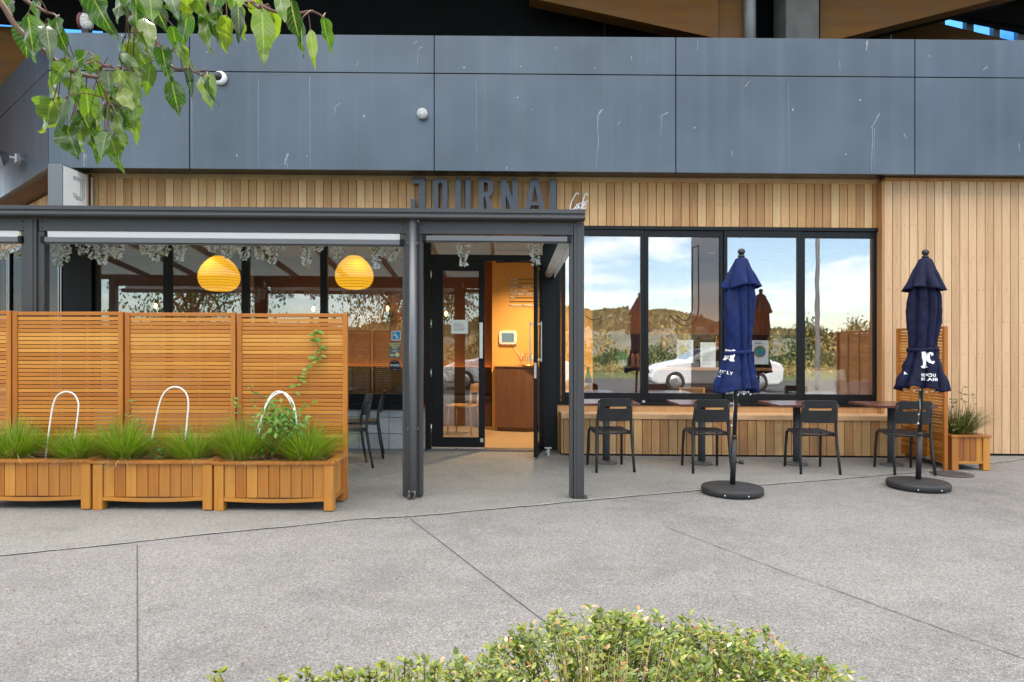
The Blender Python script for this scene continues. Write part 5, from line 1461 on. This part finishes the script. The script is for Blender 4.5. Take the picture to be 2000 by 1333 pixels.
for b in br[:5]+br[6:]:
    e = zq(*b[0]); s = TP+Vector((0,0,2.6)); mw.tube(smooth([s, Vector((-2.2,-.1,3.3)), Vector(((e.x-1.6)/2-.4, .7, max(e.z,2.4)+.45)), e], 6), [.03-.024*k/18 for k in range(19)], 7)
LV = [(145,120,140,330,120),(20,-30,60,65,70),(185,-10,215,160,48),(255,135,290,310,84),(310,105,352,305,115),(500,295,360,395,105),(500,-60,610,200,150),(690,-30,620,85,90),(760,-60,740,205,155),(810,100,820,285,115),(740,205,800,412,140),(700,200,640,382,72),(860,20,930,172,110),(990,-30,1010,205,90),(960,140,990,300,64),(1050,60,1010,262,85),(1000,245,1060,402,62),(900,250,930,432,92),(1130,90,1150,278,82),(1090,-40,1150,102,112),(1210,50,1195,232,64),(1265,85,1255,292,104),(1330,15,1340,232,88),(1230,-50,1210,92,105),(1420,-30,1430,142,92),(1460,50,1475,352,125),(1520,60,1500,262,92),(1620,-10,1660,242,112),(1690,95,1650,327,84),(1730,160,1745,362,58),(1800,95,1830,302,82),(365,375,255,525,112),(470,360,560,405,74),(325,540,210,728,155),(378,545,315,752,42),(400,385,430,585,94),(480,485,500,702,112),(430,400,442,492,55),(600,395,612,525,82),(640,385,780,562,84),(690,445,700,615,68),(700,340,745,422,62),(840,345,815,542,72),(770,385,770,505,72),(440,605,525,775,112),(400,665,490,812,92),(375,705,412,865,150),(575,585,540,742,92),(600,575,705,722,112),(590,735,525,908,98),(640,745,650,938,122),(740,555,742,722,82),(770,660,735,825,62),(955,445,992,632,112),(1120,415,1150,592,62),(1158,428,1190,592,66),(1040,375,1082,538,46),(540,600,560,780,80),(650,640,690,800,86),(500,560,520,720,80),(690,520,720,660,86),(560,450,640,600,95),(640,480,655,640,80),(720,400,760,560,84),(830,-60,850,120,120),(930,-60,950,110,100),(1040,-60,1040,120,100),(1310,-60,1300,60,110),(1560,-40,1560,80,90),(1170,110,1200,205,60),(760,180,830,330,90),(640,-60,680,60,90)]
ex = random.Random(71)
LV += [(a+ex.uniform(-38,38), b+ex.uniform(-45,30), c2+ex.uniform(-42,42), d+ex.uniform(-55,10), w*ex.uniform(.75,1.05)) for a,b,c2,d,w in LV if ex.random() < .62 and a < 1560]
pear = lambda t: (.5*math.sin(math.pi*min(1,t)**.62))*(1-.15*t) if t < .985 else .01
NL = MB(); rg = random.Random(33)
for a, b, c2, d, w in LV:
    Y = rg.uniform(1.24, 1.46)
    p0, p1 = zq(a, b, Y), zq(c2, d, Y+rg.uniform(-.05,.05))
    L = (p1-p0).length; dd = (p1-p0)
    yaw = rg.uniform(-.75, .75)
    nrm = Vector((math.sin(yaw), -math.cos(yaw), rg.uniform(.1,.5)))
    q = min(1, max(0, rg.gauss(.48,.28)))
    NL.leaf(p0, dd, nrm, L*1.08, w/S_*Y/F*1.10, rg.uniform(.15,.5)*rg.choice((1,1,-1)), rg.uniform(.05,.4), .10, 14, q, pear)
    # petiole to the nearest twig
    bst = min(brp, key=lambda v: (v-(p0+Vector((0,0,.02)))).length)
    if (bst-p0).length > .10: bst = p0+Vector((rg.uniform(-.02,.02), .0, .05))
    mid = (bst+p0)/2+Vector((rg.uniform(-.004,.004),0,.008))
    mw.tube(smooth([bst, mid, p0, p0+dd*.06], 3), .0011, 5)
mw.build('branches', m_bark, tree)
lo = NL.build('leaves', m_leaf, tree)
nv = 15*3; al = []; ac = []
for i in range(len(NL.v)):
    k = i % nv; al.append((k//3)/14); ac.append((1, 0, 1)[k % 3])
for nm, dat in (('along', al), ('across', ac)):
    a_ = lo.data.attributes.new(nm, 'FLOAT', 'POINT'); a_.data.foreach_set('value', dat)
def small_tree(x, y, h, rad, n, seed, lab, mat=None, L0=.11):
    b = Vector((x, y, 0)); rg = random.Random(seed)
    t = thing('street_tree', lab, 'tree', (x, y, 0), 0, 'trees across the plaza')
    mw, ml = MB(), MB(); trunk(mw, b, h*.72, .10)
    crown(ml, mw, b, h*.72, b+Vector((0,0,h*.62)), rad, n, rg, L0)
    mw.build('trunk', m_bark, t); ml.build('crown', mat or m_leafref, t)
small_tree(-8.9, -.8, 4.6, (1.9,1.5,1.7), 6000, 51, 'leafy tree reflected in the left glass behind the pergola')

# ================================================================== what the glass mirrors, across the plaza
def ridge(x):
    return 5 + 13*math.exp(-((x-30)/62)**2) + 4*math.exp(-((x+110)/60)**2) + 1.6*math.sin(x*.11+1) + .8*math.sin(x*.31) + .5*math.sin(x*.83)
mb = MB(); vs = []; fs = []
nx, ny = 460, 14
rg = random.Random(2)
for j in range(ny):
    for i in range(nx):
        x = -420+840*i/(nx-1); v = j/(ny-1)
        hgt = ridge(x)*(math.sin(min(1, v*1.25)*math.pi/2)**1.3 if v < .8 else 1.0) + rg.uniform(-.9,1.1)*(v > .2)
        vs.append((x, -150-200*v+12*math.sin(x*.02), -.3 if j == 0 else hgt))
for j in range(ny-1):
    for i in range(nx-1):
        a = j*nx+i; fs.append((a, a+nx, a+nx+1, a+1))
mb.add(vs, fs, .5); o = mb.build('hills', m_hill); o['kind'] = 'structure'
mb = MB(); rg = random.Random(9)
for i in range(9000):
    x = rg.uniform(-260, 330); v = rg.uniform(.25, .9); y = -150-200*v+12*math.sin(x*.02)
    z = ridge(x)*(math.sin(min(1, v*1.25)*math.pi/2)**1.3 if v < .8 else 1.0)
    l = rg.uniform(1.5, 3.6)
    for q in range(2): mb.leaf((x+rg.uniform(-1,1), y, z-.5), (rg.uniform(-.5,.5), rg.uniform(-.3,.3), 1), (rg.uniform(-.6,.6), 1, .3), l, l*.8, .2, .2, 0, 2, rg.random())
m_bushfar = leafmat('far_bush', (.045,.06,.025), (.10,.115,.05), (.19,.17,.08), .8, .2)
stuff(mb.build('hill_trees', m_bushfar), 'far off bush and trees covering the low hills', 'woodland')
def scrub(name, lab, x0, x1, y0, y1, h, n, mat, seed, L=.22):
    rg = random.Random(seed); mb = MB()
    for i in range(n):
        x, y = rg.uniform(x0,x1), rg.uniform(y0,y1)
        hh = h*(.55+.45*math.sin(x*.9+seed)*math.sin(x*.37+1.3*seed)) + h*.25*math.sin(x*2.3)
        z = max(.05, abs(hh))*rg.random()**.6
        l = L*rg.uniform(.6,1.3)
        mb.leaf((x,y,z), (rg.uniform(-.6,.6),rg.uniform(-.6,.6),rg.uniform(.1,1)), (rg.uniform(-1,1),1,rg.uniform(-.3,1)), l, l*.5, .2, .3, 0, 2, rg.random())
    stuff(mb.build(name, mat), lab, 'shrubs')
m_gold2 = leafmat('golden_scrub', (.12,.09,.03), (.30,.22,.08), (.42,.34,.14), .7, .25)
m_hedge = leafmat('hedge_leaf', (.02,.04,.012), (.05,.085,.02), (.10,.13,.04), .6, .2)
scrub('scrub', 'golden dry scrub along the bank across the road', -30, 42, -34, -26, 3.4, 9000, m_gold2, 3, .34)
scrub('hedge', 'dark green hedge across the road', -6, 40, -24, -21, 2.2, 8000, m_hedge, 5, .26)
scrub('verge_grass', 'rough green and straw grass verge across the road', -20, 40, -20, -13.5, .7, 7000, m_gold2, 7, .22)
for i, (x, y, h, r_) in enumerate(((28.5,-60,4.2,1.3),(34,-60,5.0,1.2),(36.6,-61,4.4,1.1),(39.5,-60,5.4,1.2),(42,-60,5.0,1.1))):
    small_tree(x, y, h, (r_,r_,h*.36), 1600, 60+i, '%s slender tree from the left reflected across the road' % ORD[i], m_hedge, .3)
# signs, lamp post, cars
lp = thing('lamp_post', 'tall grey street lamp across the plaza', 'lamp post', (10.6, -5.5, 0))
mb = MB(); mb.tube(smooth([(10.6,-5.5,0),(10.6,-5.5,3),(10.6,-5.5,6.4),(10.4,-5.5,7.2),(9.6,-5.5,7.5)]), .075, 10); mb.build('post', m_lamp, lp)
mb = MB(); mb.box(8.9, 9.6, -5.6, -5.4, 7.44, 7.54); mb.build('lamp_head', m_lamp, lp, bevel=.02)
sp = thing('post_sign', 'thin steel post with small white sign plate at the kerb', 'sign post', (7.0, -2.2, 0))
mb = MB(); mb.tube([(7.0,-2.2,0),(7.0,-2.2,1.95)], .035, 8); mb.build('post', m_steel, sp)
mb = MB(); mb.box(6.8, 7.2, -2.16, -2.14, 1.78, 1.98); mb.build('sign_plate', m_white, sp)
def car(x, y, lab):
    t = thing('parked_car', lab, 'car', (x, y, 0), 0, 'white cars parked across the plaza')
    out_ = [(0.0,.45),(.03,.30),(.25,.22),(4.1,.22),(4.28,.35),(4.3,.75),(4.2,.95),(3.95,1.02),(3.55,1.36),(3.1,1.46),(2.2,1.47),(1.75,1.36),(1.15,1.0),(.5,.90),(.12,.74)]
    mb = MB(); mb.prism([(x+a, z) for a, z in out_], y-.85, y+.85); mb.build('body', m_carp, t, bevel=.09, seg=4)
    for s in (-1, 1):
        yy = y+s*.853
        mb = MB(); mb.prism([(x+1.45,1.0),(x+1.92,1.33),(x+2.45,1.39),(x+2.45,1.0)], yy-.004, yy+.004); mb.prism([(x+2.52,1.0),(x+2.52,1.39),(x+3.05,1.38),(x+3.45,1.28),(x+3.72,1.03)], yy-.004, yy+.004); mb.build('side_window', m_carg, t)
        for wx in (.78, 3.42):
            mb = MB(); mb.T = Matrix.Translation((x+wx, y+s*.76, .32)) @ Matrix.Rotation(R(-90*s), 4, 'X')
            mb.lathe([(.20,-.1),(.30,-.1),(.32,-.07),(.32,.09),(.30,.115),(.215,.115)], 26); w = mb.build('wheel', m_tyre, t)
            mb = MB(); mb.T = Matrix.Translation((x+wx, y+s*.76, .32)) @ Matrix.Rotation(R(-90*s), 4, 'X')
            mb.lathe([(.214,.10),(.205,.116),(.06,.122),(.001,.122)], 20); mb.build('rim', m_steel, w)
        mb = MB(); mb.box(x+.02, x+.25, y+s*.62-.14, y+s*.62+.14, .64, .74); mb.build('headlight', m_clear, t, bevel=.03)
    mb = MB()
    for s in (-1, 1): mb.box(x+1.5, x+1.62, y+s*.95-.09, y+s*.95+.09, .98, 1.09)
    mb.build('mirror', m_carp, t, bevel=.03)
    mb = MB(); mb.add([(x+1.17,y-.68,1.03),(x+1.17,y+.68,1.03),(x+1.73,y+.60,1.36),(x+1.73,y-.60,1.36)], [(0,1,2,3)]); mb.build('windscreen', m_carg, t)
car(4.5, -4.7, 'white hatchback mirrored in the right windows'); car(-2.35, -4.9, 'white hatchback mirrored in the closed door glass')

# ================================================================== shrub in the foreground
shr = thing('garden_shrub', 'low clipped shrub with yellow green and tan tipped leaves at the bottom of the view', 'shrub', (.30, 1.75, 0))
o = sheet('garden_bed', [(-1.6,.5),(1.8,.5),(1.6,1.9),(1.0,2.2),(-.4,2.2),(-1.2,1.9)], .006, m_soil)
rg = random.Random(12); ms, ml, mt = MB(), MB(), MB()
def top(x, y):
    u = (x-.275)/.78; v = (y-1.68)/.50
    e = 1-u*u-v*v*.9
    h = .655*max(0, e)**.25 if e > 0 else 0
    if x < .12: h *= 1-.12*min(1, (.12-x)/.2)
    return h + .022*math.sin(x*31+y*17)+.015*math.sin(x*67)
for i in range(680):
    x, y = rg.uniform(-.46, 1.04), rg.uniform(1.2, 2.16); h = top(x, y)
    if h < .2: continue
    b = Vector((.3+(x-.3)*.45, 1.7+(y-1.7)*.45, .0)); e = Vector((x, y, h-.01)); m_ = (b+e)/2+Vector((rg.uniform(-.05,.05), rg.uniform(-.05,.05), .05))
    pts = smooth([b, m_, e], 4); ms.tube(pts, [.003-.0022*k/len(pts) for k in range(len(pts))], 5)
    n = rg.randint(34, 44)
    for k in range(n):
        q = 1-(rg.random()**1.3)*.62
        p = pts[min(len(pts)-1, int(q*len(pts)))]
        a = rg.uniform(0, 6.283); L = rg.uniform(.013, .028)
        d = Vector((math.cos(a), math.sin(a), rg.uniform(.2,1.3)))
        tgt = ml
        tgt.mi = 1 if q > .93 and rg.random() < .10 else 0
        tgt.leaf(p+Vector((rg.uniform(-.014,.014), rg.uniform(-.014,.014), rg.uniform(-.03,.012))), d, Vector((-math.cos(a), -math.sin(a), .9)), L, L*.5, .25, .2, 0, 3, min(1, max(0, rg.gauss(.5,.27))))
for i in range(13000):
    x, y = rg.uniform(-.47, 1.05), rg.uniform(1.18, 2.16); h = top(x, y)
    if h < .2: continue
    f = rg.random()**1.5; a = rg.uniform(0, 6.283); L = rg.uniform(.012, .026)
    ml.mi = 1 if f < .05 and rg.random() < .2 else 0
    ml.leaf((x, y, h*(1-.45*f)+rg.uniform(-.01,.012)), (math.cos(a), math.sin(a), rg.uniform(.1,1.1)), (-math.cos(a), -math.sin(a), .9), L, L*.5, .25, .2, 0, 3, min(1, max(0, rg.gauss(.5,.27))))
ms.build('twigs', m_bark, shr); ml.build('foliage', [m_shrub, m_shrubt], shr)
sh2 = thing('garden_shrub', 'few leafy shrub tips just reaching the bottom edge left of the main shrub', 'shrub', (-.45, 1.55, 0))
ms, ml = MB(), MB()
for px, py in ((427,1312),(418,1325),(545,1322),(565,1328),(595,1310),(640,1322),(668,1306),(700,1312),(720,1300),(760,1300),(690,1322),(735,1310),(790,1292),(770,1312),(805,1298),(720,1318),(745,1292),(780,1320),(655,1316),(815,1310),(830,1290),(610,1318),(760,1322),(850,1300)):
    e = P(px, py, 1.6+rg.uniform(-.05,.1)); b = Vector((-.35+(e.x+.35)*.5, 1.6, 0))
    pts = smooth([b, (b+e)/2+Vector((.02,0,.05)), e], 4); ms.tube(pts, .0013, 5)
    for k in range(46):
        p = e-Vector((rg.uniform(-.012,.012), 0, rg.random()**1.2*.16)); a = rg.uniform(0,6.283); L = rg.uniform(.014,.030)
        ml.leaf(p, (math.cos(a),math.sin(a),rg.uniform(.3,1.2)), (-math.cos(a),-math.sin(a),.9), L, L*.5, .25, .2, 0, 3, min(1,max(0,rg.gauss(.6,.25))))
ms.build('twigs', m_bark, sh2); ml.build('foliage', m_shrub, sh2)
dg_ = MB()
for i in range(46):
    px = rg.gauss(1150, 75); y = rg.uniform(1.35, 1.55); e = P(px, rg.uniform(1235,1330), y); b = Vector((X(1150,1.45)+(e.x-X(1150,1.45))*.35, y, .1))
    pts = smooth([b, (b+e)/2+Vector((rg.uniform(-.02,.02),0,.02)), e], 4); dg_.tube(pts, [.0016-.0012*k/len(pts) for k in range(len(pts))], 4)
tag(dg_.build('dry_grass', m_straw), 'clump of dry straw stalks in front of the clipped shrub', 'grass')

# ================================================================== sky, sun, camera
EL, AZ = R(47), R(-20)
w = bpy.data.worlds.new('World'); SC.world = w; w.use_nodes = True
t = w.node_tree; t.nodes.clear()
sk = t.nodes.new('ShaderNodeTexSky'); sk.sky_type = 'NISHITA'; sk.sun_disc = False; sk.sun_elevation = EL; sk.sun_rotation = AZ; sk.altitude = 20; sk.dust_density = .6; sk.ozone_density = 1.5
tc = t.nodes.new('ShaderNodeTexCoord'); se = t.nodes.new('ShaderNodeSeparateXYZ'); t.links.new(tc.outputs['Generated'], se.inputs[0])
zz = math_n(t, 'ADD', math_n(t, 'MAXIMUM', se.outputs[2], 0.0), .16)
cb = t.nodes.new('ShaderNodeCombineXYZ'); t.links.new(math_n(t, 'DIVIDE', se.outputs[0], zz), cb.inputs[0]); t.links.new(math_n(t, 'DIVIDE', se.outputs[1], zz), cb.inputs[1])
cb.inputs[2].default_value = 3.1
n1 = noise(t, cb.outputs[0], 1.15, 7, .58, .3)
up_ = ramp(t, se.outputs[2], [(.3, 0), (.75, .26)])
cl_ = ramp(t, math_n(t, 'ADD', n1, up_), [(.515, 0), (.64, .75), (.76, 1)])
hz = ramp(t, se.outputs[2], [(0, .55), (.12, .9), (.5, 1.0)])
cm = math_n(t, 'MULTIPLY', cl_, hz)
colr = mixc(t, cm, sk.outputs[0], (CLOUD*1.02, CLOUD, CLOUD*.97))
bg = t.nodes.new('ShaderNodeBackground'); t.links.new(colr, bg.inputs[0]); bg.inputs[1].default_value = SKY
ow = t.nodes.new('ShaderNodeOutputWorld'); t.links.new(bg.outputs[0], ow.inputs[0])
sun = bpy.data.lights.new('sun', 'SUN'); sun.energy = 2.0; sun.angle = R(.6); sun.color = (1, .95, .87)
so = bpy.data.objects.new('sun', sun); COL.objects.link(so)
so.rotation_euler = Vector((math.sin(AZ)*math.cos(EL), math.cos(AZ)*math.cos(EL), math.sin(EL))).to_track_quat('Z', 'Y').to_euler()
cam = bpy.data.cameras.new('camera'); co_ = bpy.data.objects.new('camera', cam); COL.objects.link(co_)
co_.location = (0, 0, CAMZ); co_.rotation_euler = (R(90), 0, 0)
cam.sensor_width = 36; cam.lens = 24*F/1333.333; cam.shift_y = .00675; cam.clip_start = .05; cam.clip_end = 3000
SC.camera = co_
SC.view_settings.view_transform = 'Standard'; SC.view_settings.look = 'None'; SC.view_settings.exposure = EXPO; SC.view_settings.gamma = 1
cy = SC.cycles
cy.use_denoising = True; cy.max_bounces = 8; cy.transparent_max_bounces = 24; cy.glossy_bounces = 5; cy.diffuse_bounces = 4; cy.caustics_reflective = False; cy.caustics_refractive = False; cy.sample_clamp_indirect = 8
try: cy.denoiser = 'OPENIMAGEDENOISE'; cy.denoising_input_passes = 'RGB_ALBEDO_NORMAL'
except Exception: pass

# ================================================================== the whole site falls 0.8 % to the right
def fall():
    for root in [o for o in SC.objects if o.parent is None and o.type in ('MESH', 'EMPTY')]:
        fam = [root]; i = 0
        while i < len(fam): fam += list(fam[i].children); i += 1
        x0 = root.location.x
        rot = Matrix.Rotation(root.rotation_euler.z, 3, 'Z')
        for o in fam:
            if o.type != 'MESH' or o.data.users > 1: continue
            off = Vector((0,0,0)); q = o
            while q is not None and q is not root: off += q.location; q = q.parent
            base = x0 if root.type == 'EMPTY' else 0.0
            for v in o.data.vertices: v.co.z += K*((rot @ (off+v.co)).x)
        root.location.z += K*x0
fall()
